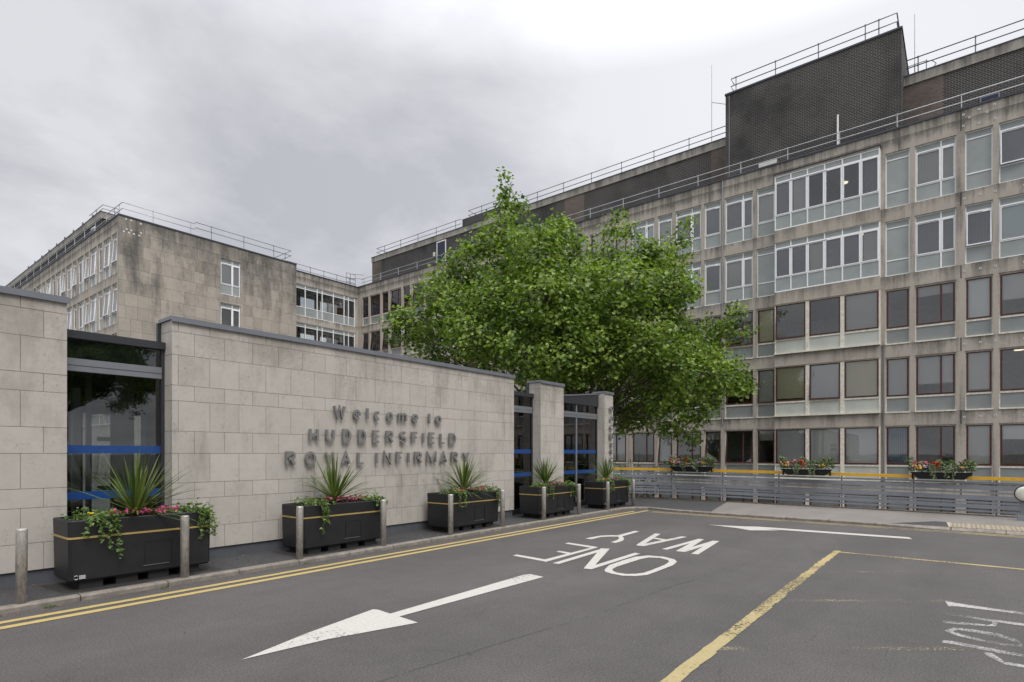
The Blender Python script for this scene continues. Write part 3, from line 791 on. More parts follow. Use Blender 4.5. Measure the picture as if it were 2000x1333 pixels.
class Leaves:
    """many small lobed leaves gathered in one mesh (a plant's foliage)"""
    def __init__(s): s.P = []; s.T = []
    def add(s, pos, nrm, up, size, tint): s.P.append((pos, nrm, up, size)); s.T.append(tint)
def leaf_mesh(name, pos, nrm, up, size, tint, shape, mat, fold=.25):
    """numpy instancing of a folded leaf outline; shape = half outline from base to tip"""
    N = len(pos); pos = np.asarray(pos, 'f'); nrm = np.asarray(nrm, 'f'); up = np.asarray(up, 'f'); size = np.asarray(size, 'f')
    nrm /= np.linalg.norm(nrm, axis=1)[:, None]+1e-9
    side = np.cross(up, nrm); side /= np.linalg.norm(side, axis=1)[:, None]+1e-9
    up2 = np.cross(nrm, side)
    h = np.array(shape, 'f'); k = len(h)          # (x>0, y) pairs incl. base and tip with x=0
    right = h; left = h[::-1].copy(); left[:, 0] *= -1
    vs = []
    for part in (right, left):
        for (x, y) in part: vs.append((x, y, abs(x)*fold-.12*y*y))
    vs = np.array(vs, 'f')
    V = pos[:, None, :]+size[:, None, None]*(vs[None, :, 0, None]*side[:, None, :]+vs[None, :, 1, None]*up2[:, None, :]+vs[None, :, 2, None]*nrm[:, None, :])
    nv = 2*k
    me = bpy.data.meshes.new(name); me.vertices.add(N*nv); me.vertices.foreach_set('co', V.reshape(-1).astype('f'))
    me.loops.add(N*nv); me.loops.foreach_set('vertex_index', np.arange(N*nv, dtype='i'))
    me.polygons.add(N*2); me.polygons.foreach_set('loop_start', (np.arange(N*2)*k).astype('i'))
    try: me.polygons.foreach_set('loop_total', np.full(N*2, k, 'i'))
    except Exception: pass
    me.materials.append(MATS[mat]); a = me.attributes.new('tint', 'FLOAT', 'FACE'); a.data.foreach_set('value', np.repeat(np.asarray(tint, 'f'), 2))
    me.update(calc_edges=True); me.validate(); return me
MAPLE = [(0, 0), (.30, .02), (.52, .22), (.34, .36), (.46, .66), (.18, .66), (0, 1.0)]
IVY = [(0, 0), (.34, -.06), (.50, .28), (.28, .45), (0, 1.0)]
OVAL = [(0, 0), (.25, .2), (.28, .55), (0, 1.0)]
PETAL = [(0, 0), (.34, .25), (.40, .70), (.18, 1.), (0, 1.0)]
rs = np.random.RandomState(5)
def put(me, name, parent=None, loc=(0, 0, 0)):
    o = bpy.data.objects.new(name, me); COL.objects.link(o); o.location = loc
    if parent: o.parent = parent
    return o

def blade_plant(seed, h=.8, n=62):
    rr = random.Random(seed); mb = MB(); mb.mi('blade_leaf')
    for i in range(n):
        az = rr.uniform(0, 2*math.pi); tilt = (i/n)**1.15*R(96)+R(rr.uniform(-4, 6)); L = h*rr.uniform(.75, 1.15)*(1.0 if tilt < .8 else 1.12)
        wd = rr.uniform(.008, .0145); seg = 8; p = Vector((.02*math.cos(az), .02*math.sin(az), .05+rr.uniform(0, .06)))
        d = Vector((math.sin(tilt)*math.cos(az), math.sin(tilt)*math.sin(az), math.cos(tilt)))
        droop = rr.uniform(.02, .10)*(1 if tilt > .6 else .3)
        side = Vector((-math.sin(az), math.cos(az), 0)); tn = rr.random()
        prev = None
        for s_ in range(seg+1):
            t_ = s_/seg; ww = wd*(.55+.9*math.sin(math.pi*min(1, t_*.75+.12)))*(1-t_**4)+.001
            nrm = d.cross(side).normalized()
            a = p-side*ww+nrm*ww*.35; c_ = p+side*ww+nrm*ww*.35; q = p.copy()
            if prev:
                mb.face([prev[0], prev[1], q, a], 'blade_leaf', tn); mb.face([prev[1], prev[2], c_, q], 'blade_leaf', tn)
            prev = (a, q, c_)
            p = p+d*(L/seg); d = (d+Vector((0, 0, -droop))*(t_*1.6)).normalized()
    return mb
def blossoms(name, pts, size, mat, rr, petals=5):
    pos, nr, up, sz, tn = [], [], [], [], []
    for c in pts:
        n = Vector((rr.uniform(-.7, .7), rr.uniform(-1, .2), rr.uniform(.3, 1))).normalized()
        a = n.orthogonal().normalized(); b_ = n.cross(a); t0 = rr.random(); s0 = size*rr.uniform(.7, 1.2)
        for k_ in range(petals):
            an = 2*math.pi*k_/petals+rr.random()*.4; u_ = (a*math.cos(an)+b_*math.sin(an))
            pos.append(tuple(c)); nr.append(tuple(n+u_*.3)); up.append(tuple(u_)); sz.append(s0*.55); tn.append(min(1, max(0, t0+rr.uniform(-.2, .2))))
    return leaf_mesh(name, pos, nr, up, sz, tn, PETAL, mat, .1)
def foliage(name, pts, size, mat, rr, shape=OVAL, upz=.6):
    pos, nr, up, sz, tn = [], [], [], [], []
    for c in pts:
        n = Vector((rr.uniform(-1, 1), rr.uniform(-1, 1), rr.uniform(-.1, 1)+upz)).normalized()
        u_ = Vector((rr.uniform(-1, 1), rr.uniform(-1, 1), rr.uniform(-.8, .6)))
        pos.append(tuple(c)); nr.append(tuple(n)); up.append(tuple(u_)); sz.append(size*rr.uniform(.6, 1.25)); tn.append(rr.random()**1.3)
    return leaf_mesh(name, pos, nr, up, sz, tn, shape, mat)
def trail(rr, start, n, drop, spread=.05, out=-.02):
    p = Vector(start); pts = []; d = Vector((rr.uniform(-.4, .4), -.5, .1))
    for i in range(n):
        pts.append(p.copy()); t_ = i/n
        d = (d+Vector((rr.uniform(-.5, .5)*spread*8, out if p.y > -.03 else rr.uniform(-.05, .05), -drop))).normalized()
        p = p+d*.022
        if p.y > -.012 and p.z < .80: p.y = -.02
        if p.y < -.07: p.y = -.07; 
    return pts
T1 = .80
where = ['nearest planter, by the tall dark window', 'planter below the word ROYAL', 'planter at the long wall end', 'planter before the middle pier', 'farthest planter by the end pier']
for i, x in enumerate(plx):
    rr = random.Random(40+i); ox, oy, oz = x, 8.25, .06+(.035 if i == 0 else 0)
    pl = thing('spiky_palm', 'spiky green cordyline palm in the '+where[i], 'plant', (x+(.80 if i < 3 else .72), 8.25+.33, oz+T1-.05), 'spiky palms in the planters')
    bm2 = blade_plant(70+i*3, [.80, .80, .76, .74, .74][i], [95, 88, 80, 74, 70][i])
    put(bm2.mesh('foliage', False), 'foliage', pl)
    tk = MB(); tk.tube([(0, 0, 0), (.005, 0, .06), (0, 0, .12)], [.035, .03, .02], 'bark', 8); put(tk.mesh('trunk'), 'trunk', pl)
    # ivy at both ends, trailing over the rim
    for side in (0, 1):
        iv = thing('trailing_ivy', 'green ivy trailing over the '+('left' if side == 0 else 'right')+' end of the '+where[i], 'plant', (ox+(.30 if side == 0 else 1.42), oy+.12, oz+T1), 'ivy plants in the planters')
        pts = []; lx = -.24; ly = -.12
        for k_ in range(190 if side == 0 else 150):
            q = Vector((rr.gauss(0, .15), rr.gauss(.06, .12), abs(rr.gauss(.02, .05))+.0))
            q.x = max(-.30, min(.30 if side == 0 else .22, q.x)); q.y = max(-.13, min(.40, q.y)); pts.append(q)
        nt = [6, 5, 4, 4, 3][i]
        strands = []
        for k_ in range(nt):
            ln = int((rr.uniform(7, 22) if k_ else (26 if side == 0 and i < 2 else 17)))
            sx = rr.uniform(-.12, .22) if side == 0 else rr.uniform(-.05, .18)
            tr_ = trail(rr, (sx, -.09, .035), ln, .30)
            tr_ = [Vector((q.x, q.y-.065, q.z)) if q.z > -.0 else Vector((q.x, min(q.y, -.02)-.115, q.z)) for q in tr_]
            strands.append(tr_)
            for q in tr_:
                for _ in range(2): pts.append(q+Vector((rr.gauss(0, .014), rr.uniform(-.02, .0), rr.gauss(0, .012))))
        put(foliage('foliage', pts, .042, 'ivy_leaf', rr, IVY, .2), 'foliage', iv)
        st_ = MB()
        for tr_ in strands: st_.tube(tr_[::3] if len(tr_) > 6 else tr_, .0025, 'dark_leaf', 4)
        put(st_.mesh('stems'), 'stem', iv)
    bd = thing('begonias', 'pink begonias and dark leaves filling the '+where[i], 'flowers', (ox+.85, oy+.2, oz+T1-.03), 'bedding flowers in the planters')
    pts = [Vector((rr.uniform(-.36, .42), rr.uniform(-.12, .28), rr.uniform(.0, .085))) for _ in range(210)]
    put(foliage('foliage', pts, .055, 'dark_leaf' if i % 2 == 0 else 'wine_leaf', rr, OVAL, .8), 'foliage', bd)
    pts = [Vector((rr.uniform(-.34, .40), rr.uniform(-.13, .20), rr.uniform(.055, .125))) for _ in range([95, 60, 44, 44, 40][i])]
    put(blossoms('blossoms', pts, .040, 'petal_pink', rr), 'blossoms', bd)
    lv = MB(); lv.mi('dark_leaf')        # grassy tuft right of the middle
    for k_ in range(40):
        az = rr.uniform(0, 6.28); tl = rr.uniform(.1, .9); L = rr.uniform(.08, .16); b0 = Vector((.50+rr.gauss(0, .03), .06+rr.gauss(0, .03), 0)); tip = b0+Vector((math.sin(tl)*math.cos(az), math.sin(tl)*math.sin(az), math.cos(tl)))*L
        s_ = Vector((math.sin(az), -math.cos(az), 0))*.005; lv.face([b0-s_, b0+s_, tip], 'dark_leaf', rr.random())
    put(lv.mesh('tuft'), 'tuft', bd)
    if i in (0, 3, 4):
        put(blossoms('yellow_pansy', [Vector((-.62+rr.uniform(-.03, .05), -.06+rr.uniform(-.03, .03), .10+rr.uniform(0, .02))) for _ in range([2, 2, 7][i % 3 if i != 3 else 1])], .065, 'petal_yellow', rr), 'yellow_pansy', bd)
    if i == 2: put(blossoms('orange_bloom', [Vector((-.30+rr.uniform(-.06, .06), -.02+rr.uniform(-.03, .03), .08)) for _ in range(9)], .05, 'petal_orange', rr), 'orange_bloom', bd)
    if i in (1, 2): put(blossoms('coral_bloom', [Vector((.45+rr.uniform(-.04, .04), rr.uniform(-.04, .04), .09+rr.uniform(0, .05))) for _ in range(9)], .04, 'petal_coral', rr), 'coral_bloom', bd)

# ================================================================ FENCE
fpath = [(19.05, -9), (19.18, -4), (19.38, -1.0), (19.58, 2.0), (19.66, 5.0), (19.60, 7.4), (19.35, 9.0), (18.75, 10.2), (17.9, 11.0)]
def interp(path, s):
    for i in range(len(path)-1):
        a, b_ = Vector(path[i]), Vector(path[i+1]); L = (b_-a).length
        if s <= L or i == len(path)-2: return a.lerp(b_, s/L), (b_-a).normalized()
        s -= L
flen = sum((Vector(fpath[i+1])-Vector(fpath[i])).length for i in range(len(fpath)-1))
fen = thing('slatted_fence', 'long grey fence of horizontal slats with a mustard yellow top rail beyond the road', 'fence', (19.58, 2, .06))
def ftop(y): return 1.08+.009*(y+1.2)
def rail_strip(z0, z1, th, m, nm):
    mb = MB(); rings = []
    n = 44
    for i in range(n+1):
        p, d = interp(fpath, flen*i/n); nn_ = Vector((-d.y, d.x)); zt = ftop(p.y)
        a = p+nn_*th/2; c = p-nn_*th/2
        rings.append([(a.x, a.y, zt+z0), (c.x, c.y, zt+z0), (c.x, c.y, zt+z1), (a.x, a.y, zt+z1)])
    mb.loft(rings, m); return sub(mb, nm, fen)
rail_strip(-.085, 0, .09, 'fence_yellow', 'top_rail')
for z0, z1 in ((-.19, -.14), (-.35, -.24), (-.45, -.40), (-.62, -.50), (-.71, -.66), (-.84, -.735), (-.935, -.885)): rail_strip(z0, z1, .018, 'fence_grey', 'slat')
s_ = 1.2
while s_ < flen:
    p, d = interp(fpath, s_); q = Vector((-d.y, d.x)); a = p-q*.06; mb = MB(); zt = ftop(p.y)-.09
    mb.box(a.x-.012, a.x+.03, a.y-.016, a.y+.016, .05, zt, 'rail_dark'); mb.box(a.x-.05, a.x+.09, a.y-.05, a.y+.05, .06, .075, 'rail_dark')
    sub(mb, 'post', fen); s_ += 1.78

def trough(ya, yb, idx, lab):
    yc = (ya+yb)/2; L = yb-ya; xf = 19.47; zt = ftop(yc)
    tr = thing('flower_trough', 'black plastic trough clamped on the yellow rail, '+lab, 'planter', (xf, yc, zt), 'flower troughs on the yellow rail')
    mb = MB(); h = .17; z0 = -.10
    def rg(l, wx, z_): return [(-wx, -l/2, z_), (wx, -l/2, z_), (wx, l/2, z_), (-wx, l/2, z_)]
    mb.loft([rg(L*.72, .10, z0), rg(L*.78, .13, z0+.03), rg(L*.99, .17, z0+h), rg(L, .18, z0+h+.015), rg(L*.96, .15, z0+h+.012), rg(L*.95, .145, z0+h-.03)], 'trough_black')
    o = put(mb.mesh('liner'), 'liner', tr)
    c = MB()
    for s in (-1, 1):
        c.box(-.02, .02, s*L*.47-.02, s*L*.47+.02, -.10, .06, 'trough_black'); c.box(-.12, .12, s*L*.47-.012, s*L*.47+.012, -.105, -.09, 'trough_black')
    put(c.mesh('clamp'), 'clamp', tr)
    wv = MB(); wv.tube([(-.165, -L*.42+L*.84*k/10, .20-.12*math.sin(math.pi*k/10)) for k in range(11)], .005, 'rail_dark', 5); put(wv.mesh('cable'), 'cable', tr)
    rr = random.Random(90+idx)
    pl = thing('mixed_flowers', 'red, violet and yellow petunias in the '+lab+' trough on the yellow rail', 'flowers', (xf, yc, zt+.14), 'flowers in the rail troughs')
    pts = []
    for _ in range(1900):
        y_ = rr.uniform(-L*.54, L*.54); hh = .22+.05*math.sin(y_*9+idx)+.05*math.sin(y_*21)+.05*abs(y_)/L*2
        pts.append(Vector((rr.gauss(-.02, .10), y_, rr.uniform(-.02, hh))))
    put(foliage('foliage', pts, .058, 'flower_leaf', rr, OVAL, .5), 'foliage', pl)
    for c0 in (-.13, .14):
        pts = []
        for k in range(9):
            y0 = (c0*-1)*L+rr.uniform(-.09, .09); ln = rr.uniform(.12, .38)
            for q in range(int(ln*85)):
                t_ = q/(ln*85); pts.append(Vector((-.20-.03*math.sin(t_*3)+rr.gauss(0, .012), y0+rr.gauss(0, .018), .09-t_*ln+rr.gauss(0, .01))))
        put(foliage('trailing_foliage', pts, .042, 'silver_leaf', rr, OVAL, .1), 'trailing_foliage', pl)
    def fl(nm, n, cy, sp, z0, z1, size, m):
        P = [Vector((-.19-rr.uniform(0, .05), cy*L+rr.gauss(0, sp), rr.uniform(z0, z1)+.02)) for _ in range(n)]
        put(blossoms(nm, P, size*1.25, m, rr), nm, pl)
    fl('red_flowers', 12, .07, .05, .15, .22, .055, 'petal_red'); fl('red_flowers', 8, .05, .05, .0, .12, .04, 'petal_red')
    fl('violet_flowers', 11, .24, .06, .06, .12, .06, 'petal_violet'); fl('violet_flowers', 8, -.22, .10, .04, .10, .045, 'petal_violet')
    fl('yellow_flowers', 8, .34, .035, .03, .07, .055, 'petal_yellow'); fl('yellow_flowers', 6, -.34, .04, .05, .10, .05, 'petal_yellow')
    fl('peach_flowers', 12, .36, .08, .08, .16, .045, 'petal_peach'); fl('pink_flowers', 10, .30, .12, .16, .22, .05, 'petal_pink'); fl('wine_flowers', 5, -.36, .05, .19, .24, .045, 'petal_wine')
trough(6.68, 8.18, 0, 'leftmost'); trough(3.10, 4.50, 1, 'middle'); trough(-.22, 1.14, 2, 'rightmost')

# round lamp at the right end of the fence
lp = thing('bollard_light', 'round cream lamp with a black rim on a short dark post at the right edge', 'lamp', (18.55, -1.19, .06))
mb = MB(); mb.box(18.52, 18.62, -1.26, -1.10, .06, .60, 'rail_dark'); mb.box(18.47, 18.67, -1.31, -1.05, .06, .20, 'fence_grey'); sub(mb, 'post', lp)
def disc(x0, x1, r0, r1, m, cy=-1.18, cz=.72):
    mb = MB(); mb.loft([[(xx, cy+rr_*math.cos(2*math.pi*i/32), cz+rr_*math.sin(2*math.pi*i/32)) for i in range(32)] for xx, rr_ in ((x0, r0), (x1, r1))], m); return mb
sub(disc(18.64, 18.50, .19, .20, 'frame_dark'), 'rim', lp)
mb = MB(); mb.loft([[(xx, -1.18+rr_*math.cos(2*math.pi*i/32), .72+rr_*math.sin(2*math.pi*i/32)) for i in range(32)] for xx, rr_ in ((18.51, .175), (18.48, .175), (18.45, .14), (18.435, .08))], 'lens'); sub(mb, 'lens', lp, True)

# ================================================================ HOSPITAL BUILDING
XF = 33.0
def roww(k): return (.37+3.31*(k-1), .37+3.31*(k-1)+2.67)
ROWS = {k: roww(k) for k in range(0, 6)}
hosp = thing('hospital_building', 'long concrete hospital block with red and white framed windows and brick rooftop storey', 'building', (33, 15, -3.1))
# openings along the facade, (y_low, y_high, kind)
OPN = []
y = -1.06; seq = []
OPN += [(-1.06, -.09, 'n'), (.23, 1.77, 'w'), (1.97, 2.95, 'n'), (7.96, 8.92, 'n'), (9.10, 10.65, 'w'), (10.87, 11.83, 'n'), (12.01, 13.58, 'w'), (13.78, 14.72, 'n'), (14.93, 16.47, 'w'), (16.85, 19.50, 't')]
y = -1.26
for k in range(9):
    wd = 1.54 if k % 2 == 0 else .97
    OPN.append((y-wd, y, 'w' if k % 2 == 0 else 'n')); y -= wd+.20
yy = 19.70
for k in range(8):
    wd = .97 if k % 2 == 0 else 1.50
    OPN.append((yy, yy+wd, 'n' if k % 2 == 0 else 'w')); yy += wd+.21
OPN = [o for o in OPN if o[1] < 29.8]
OPN += [(29.75, 31.1, 'w'), (31.3, 32.3, 'n'), (32.55, 34.19, 'v')]
OPN += [(34.5, 35.43, 'n'), (35.68, 37.18, 'w'), (37.43, 38.31, 'n'), (38.56, 40.06, 'w'), (40.30, 41.2, 'n'), (41.45, 42.93, 'w'), (43.15, 44.06, 'n')]
OPN.sort()
YE0, YE1 = -13.5, 44.7
BAY = (3.14, 7.89)
mb = MB()
def slabz(k): return ROWS[k][1], (ROWS[k+1][0] if k < 5 else 17.33)
mb.box(XF, XF+.35, YE0, YE1, -3.1, ROWS[0][0], 'concrete')
for k in range(0, 6):
    z0, z1 = slabz(k); mb.box(XF, XF+.35, YE0, YE1, z0, z1, 'concrete')
    e = YE0
    for a, b_, kd in OPN+[(YE1, YE1, 'x')]:
        za, zb = ROWS[k]
        if a > e+.01 and not (e < 5 < a):
            # two-stage pier: a slim rib proud of the panel joint
            mb.box(XF+.002, XF+.33, e, a, za, zb, 'concrete')
        elif e < 5 < a:
            mb.box(XF+.002, XF+.33, e, BAY[0]+.02, za, zb, 'concrete'); mb.box(XF+.002, XF+.33, BAY[1]-.02, a, za, zb, 'concrete')
        e = b_
# vertical panel joints in the fascia, thin dark recess strips
sub(mb, 'wall', hosp)
mb = MB()
for yj in (-11.6, -7, -2.9, 2.4, 10.76, 16.66, 22.5, 28.4, 34.35, 40.2): mb.box(XF-.004, XF+.01, yj-.008, yj+.008, 16.29, 17.32, 'frame_dark')
for k in range(0, 5):
    z0, z1 = slabz(k)
    mb.box(XF-.005, XF+.01, .035, .075, z0+.02, z1-.02, 'frame_dark')
mb.box(XF-.005, XF+.01, .035, .075, 16.4, 17.3, 'frame_dark')
pieces(mb, 'expansion_joint', hosp)
mb = MB(); mb.box(XF-.04, XF+.4, YE0, YE1, 17.333, 17.42, 'coping_dark'); sub(mb, 'coping', hosp)
# white fixing plates
mb = MB()
def plate(yc, zc, x=XF): mb.box(x-.012, x, yc-.045, yc+.045, zc-.045, zc+.045, 'tile_white'); mb.box(x-.018, x-.012, yc-.015, yc+.015, zc-.015, zc+.015, 'frame_dark')
for yc, zc in ((-.03, 17.1), (-.25, 16.9), (-.58, 17.14), (-.86, 16.91), (-1.11, 17.16), (-1.12, 16.53), (-.57, 16.53), (-.03, 16.59)): plate(yc, zc)
for k in range(1, 5):
    z0, z1 = slabz(k)
    for yc in (-.06, -.62, -1.14, -2.1): plate(yc, (z0+z1)/2+.02*math.sin(yc*9))
pieces(mb, 'fixing_plate', hosp)
# body, roof
mb = MB(); mb.box(XF+.36, 48, YE0, 50, 16.9, 17.1, 'roofing'); sub(mb, 'roof', hosp)
mb = MB()
mb.box(XF+5.2, XF+5.4, YE0, 49.8, -3.1, 16.9, 'room_wall')
mb.box(XF+.36, 47.9, YE0, YE0+.3, -3.1, 16.9, 'concrete'); mb.box(47.8, 47.95, YE0, 49.8, -3.1, 16.9, 'concrete')
for yy in (-9.3, -2.93, 3.04, 8.98, 14.82, 19.6, 24.6, 29.7, 34.35, 38.43): mb.box(XF+.37, XF+5.19, yy-.06, yy+.06, -3.1, 16.9, 'room_wall')
mb.box(XF+.01, XF+.3, 44.72, 49.9, -3.1, 16.9, 'room_wall'); mb.box(XF+.3, XF+5.2, 44.3, 44.4, -3.1, 16.9, 'room_wall')
pieces(mb, 'inner_wall', hosp)
mb = MB()
for k in range(0, 6):
    z0 = ROWS[k][1]+.05; mb.box(XF+.37, XF+5.18, YE0+.3, 44.25, z0, z0+.25, 'room_ceiling')
pieces(mb, 'ceiling', hosp)
mb = MB()
for (yy, k, xx) in ((1.35, 3, 1.6), (1.35, 3, 2.4), (1.2, 2, 2.2), (5.6, 2, 2.0), (3.9, 4, 1.2), (5.5, 4, 1.4), (-.7, 2, 1.2), (-.7, 2, 2.0), (-2.0, 2, 1.4), (-2.0, 3, 2.0), (5.0, 5, 2.2)):
    z0 = ROWS[k][1]+.045; mb.prism([(XF+xx+.17*math.cos(q*.5236), yy+.17*math.sin(q*.5236)) for q in range(12)], z0-.03, z0, 'room_light')
pieces(mb, 'ceiling_light', hosp)

# ---- windows
WC = {}
def win_meshes(style, w_, h, split, tilt):
    key = (style, round(w_, 2), round(h, 2), split, tilt)
    if key in WC: return WC[key]
    f = MB(); gl = MB(); pn = MB()
    y0, y1 = .10, .17
    spl = [] if split is None else list(split)
    if style == 'upvc' or style == 'blank':
        m = 'upvc'; b = .05
        zt, zm = h-.36, .74
        f.box(0, b, y0, y1, 0, h, m); f.box(w_-b, w_, y0, y1, 0, h, m); f.box(b, w_-b, y0, y1, 0, .055, m); f.box(b, w_-b, y0, y1, h-.05, h, m)
        f.box(b, w_-b, y0, y1, zm, zm+.055, m); f.box(b, w_-b, y0, y1, zt, zt+.05, m)
        xs = [b]
        for s in spl: f.box(s*w_-.03, s*w_+.03, y0-.002, y1-.002, .055, h-.05, m); xs += [s*w_-.03, s*w_+.03]
        xs.append(w_-b)
        for i in range(0, len(xs), 2):
            a, c = xs[i], xs[i+1]
            pn.box(a, c, .125, .15, .055, zm, 'panel_upvc'); pn.box(a, c, .125, .15, zt+.05, h-.05, 'panel_upvc')
            if style == 'blank': pn.box(a, c, .125, .15, zm+.055, zt, 'panel_upvc'); continue
            i0, g0 = len(f.v), len(gl.v); za, zb = zm+.055, zt; sb = .045
            f.box(a, a+sb, .08, .135, za, zb, m); f.box(c-sb, c, .08, .135, za, zb, m); f.box(a+sb, c-sb, .08, .135, za, za+sb, m); f.box(a+sb, c-sb, .08, .135, zb-sb-.03, zb, m)
            gl.box(a+sb, c-sb, .105, .111, za+sb, zb-sb-.03, 'glass')
            if tilt and i == 0:
                M = Matrix.Translation((0, .1, zb)) @ Matrix.Rotation(R(-tilt), 4, 'X') @ Matrix.Translation((0, -.1, -zb)); f.xform(i0, M); gl.xform(g0, M)
        if style == 'upvc':
            f.box(.12, min(w_-.12, .12+w_*.5), .070, .082, zt-.05, zt-.02, 'alu_frame')
    else:
        cm = 'cream_timber'; m = 'red_timber'; b = .045
        zm = .74; pm_ = 'panel_bay' if style == 'bayred' else 'panel_old'
        f.box(0, b, y0, y1, 0, h, cm); f.box(w_-b, w_, y0, y1, 0, h, cm); f.box(b, w_-b, y0, y1, h-.07, h, cm); f.box(b, w_-b, y0-.01, y1, zm-.05, zm+.04, cm)
        f.box(-.01, w_+.01, -.03, y1, -.03, .035, cm)
        xs = [b]
        if style == 'bayred':
            for s in spl: f.box(s*w_-.09, s*w_+.09, y0-.02, y1-.002, .035, h-.07, cm); xs += [s*w_-.09, s*w_+.09]
            xs.append(w_-b)
        else: xs = [b, w_-b]
        for i in range(0, len(xs), 2):
            a, c = xs[i], xs[i+1]
            pn.box(a, c, .125, .15, .035, zm-.05, pm_)
            i0, g0 = len(f.v), len(gl.v); za, zb = zm+.04, h-.07; sb = .07
            f.box(a, a+sb, .08, .14, za, zb, m); f.box(c-sb, c, .08, .14, za, zb, m); f.box(a+sb, c-sb, .08, .14, za, za+sb, m); f.box(a+sb, c-sb, .08, .14, zb-sb*.6, zb, m)
            if style != 'bayred':
                for s in spl: f.box(s*w_-.035, s*w_+.035, .078, .138, za+sb, zb-sb*.6, m)
            gl.box(a+sb, c-sb, .105, .111, za+sb, zb-sb*.6, 'glass')
            if tilt and (style != 'bayred' or i == 2*(abs(int(tilt)) % 3)):
                zc = (za+zb)/2 if tilt > 0 else zb
                M = Matrix.Translation((0, .1, zc)) @ Matrix.Rotation(R(-abs(tilt)), 4, 'X') @ Matrix.Translation((0, -.1, -zc)); f.xform(i0, M); gl.xform(g0, M)
    out = [('window', f.mesh('window'))]
    for nm, q in (('glass_pane', gl), ('panel', pn)):
        for b8 in range(0, len(q.v), 8):       # each pane and each panel is one box of eight vertices
            p = MB(); p.mats = list(q.mats); p.v = q.v[b8:b8+8]
            for fi, fc in enumerate(q.f):
                if b8 <= fc[0] < b8+8: p.f.append(tuple(i-b8 for i in fc)); p.m.append(q.m[fi]); p.t.append(.5)
            n_ = nm if nm == 'glass_pane' else ('lower_panel' if p.v[0][2] < .5 else 'upper_panel')
            out.append((n_, p.mesh(n_)))
    WC[key] = out
    return out
BC = {}
def blind_mesh(m, w_, z0, z1, cover):
    key = (m, round(w_, 2), round(z0, 2), round(z1, 2), cover)
    if key not in BC:
        b = MB(); zz = z1-(z1-z0)*cover; b.box(.03, w_-.03, .20, .205, zz, z1, m)
        BC[key] = b.mesh('blind')
    return BC[key]
def place(parent, style, ya_hi, z0, w_, h, facing, plane, split, tilt, blind, detail=True, acc=None):
    ms = win_meshes(style, w_, h, split, tilt)
    if facing == 'W': loc = Vector((plane, ya_hi, z0)); rz = R(-90)
    else: loc = Vector((ya_hi, plane, z0)); rz = 0
    bl = None
    if blind and style != 'blank':
        m, cov = blind; bl = blind_mesh(m, w_, .74, h-(.36 if style == 'upvc' else .07), cov)
    if acc is not None:
        Mx = Matrix.Translation(loc) @ Matrix.Rotation(rz, 4, 'Z')
        for me in [q[1] for q in ms]+[bl]:
            if me: acc.append((me, Mx))
        return
    o = bpy.data.objects.new('window', ms[0][1]); COL.objects.link(o); o.parent = parent; o.location = loc-parent.location; o.rotation_euler = (0, 0, rz)
    for nm, me in ms[1:]+[('blind', bl)]:
        if me: c = bpy.data.objects.new(nm, me); COL.objects.link(c); c.parent = o
def join_acc(acc, name, parent):
    bm = bmesh.new(); mats = []
    for me, Mx in acc:
        n0 = len(bm.faces); nv0 = len(bm.verts); bm.from_mesh(me); bm.verts.ensure_lookup_table(); bm.faces.ensure_lookup_table()
        bmesh.ops.transform(bm, matrix=Mx, verts=bm.verts[nv0:])
        for fc in bm.faces[n0:]:
            mt = me.materials[fc.material_index]
            if mt not in mats: mats.append(mt)
            fc.material_index = mats.index(mt)
    me = bpy.data.meshes.new(name); bm.to_mesh(me); bm.free()
    for m_ in mats: me.materials.append(m_)
    o = bpy.data.objects.new(name, me); COL.objects.link(o); o.parent = parent; o.matrix_parent_inverse = Matrix.Translation(-parent.location); o['kind'] = 'stuff'; return o
SPL = {'n': None, 'w': (.64,), 't': (.36, .72), 'v': (.27,)}
cands = []
fx_, fy_ = math.cos(YAW), math.sin(YAW)
for k in range(0, 6):
    for (a, b_, kd) in OPN:
        yc = (a+b_)/2; D = XF*fx_+yc*fy_; px = 1000+1110*(XF*fy_-yc*fx_)/D; zc = sum(ROWS[k])/2; py = 886-1110*(zc-H)/D
        vis = -40 < px < 2060 and py > -40
        if 800 < px < 1330 and py > 500: vis = False            # behind the crown of the tree
        if px < 1200 and py > 660+(px-700)*.17: vis = False     # behind the entrance block
        if k == 0: vis = vis and px > 1200
        cands.append(((1e6 if vis else 0)+(b_-a)/D, k, a, b_, kd))
cands.sort(reverse=True)
special = {(5, 1.97): 'blank', (4, 1.97): 'blank', (5, -1.06): 'blank', (4, 7.96): 'blank'}
tilts = {(5, -2.8): 5, (4, -1.06): 4, (1, 13.78): 6, (1, 10.87): 5, (1, 9.10): 5, (2, 7.96): 4, (3, 9.10): 4, (5, 12.01): 3, (4, 14.93): 3}
blinds = {(5, .23): ('blind_grey', 1), (4, .23): ('blind_slate', 1), (4, -1.06): ('blind_slate', 1), (5, -2.8): ('blind_slate', 1), (4, -2.8): ('blind_pale', 1), (3, -1.06): ('blind_white_sky', 1), (3, 1.97): None,
          (3, .23): ('blind_grey', .25), (2, 1.97): ('blind_plain', 1), (2, .23): ('blind_plain', .7), (2, -1.06): ('blind_plain', .9), (1, .23): None, (1, 1.97): ('curtain_blue', .999), (1, -1.06): ('blind_plain', 1), (1, -2.8): ('blind_white_sky', .35),
          (3, 7.96): ('blind_cream', 1), (5, 7.96): ('blind_grey', 1), (1, 7.96): ('blind_grey', .3), (1, 9.10): None, (1, 10.87): ('blind_grey', .25), (1, 12.01): None, (1, 13.78): ('blind_white_sky', 1), (1, 14.93): ('blind_slate', 1), (1, 16.85): ('blind_white_sky', 1)}
acc = []; nwin = 0
NB = 5            # bay storeys also count as windows
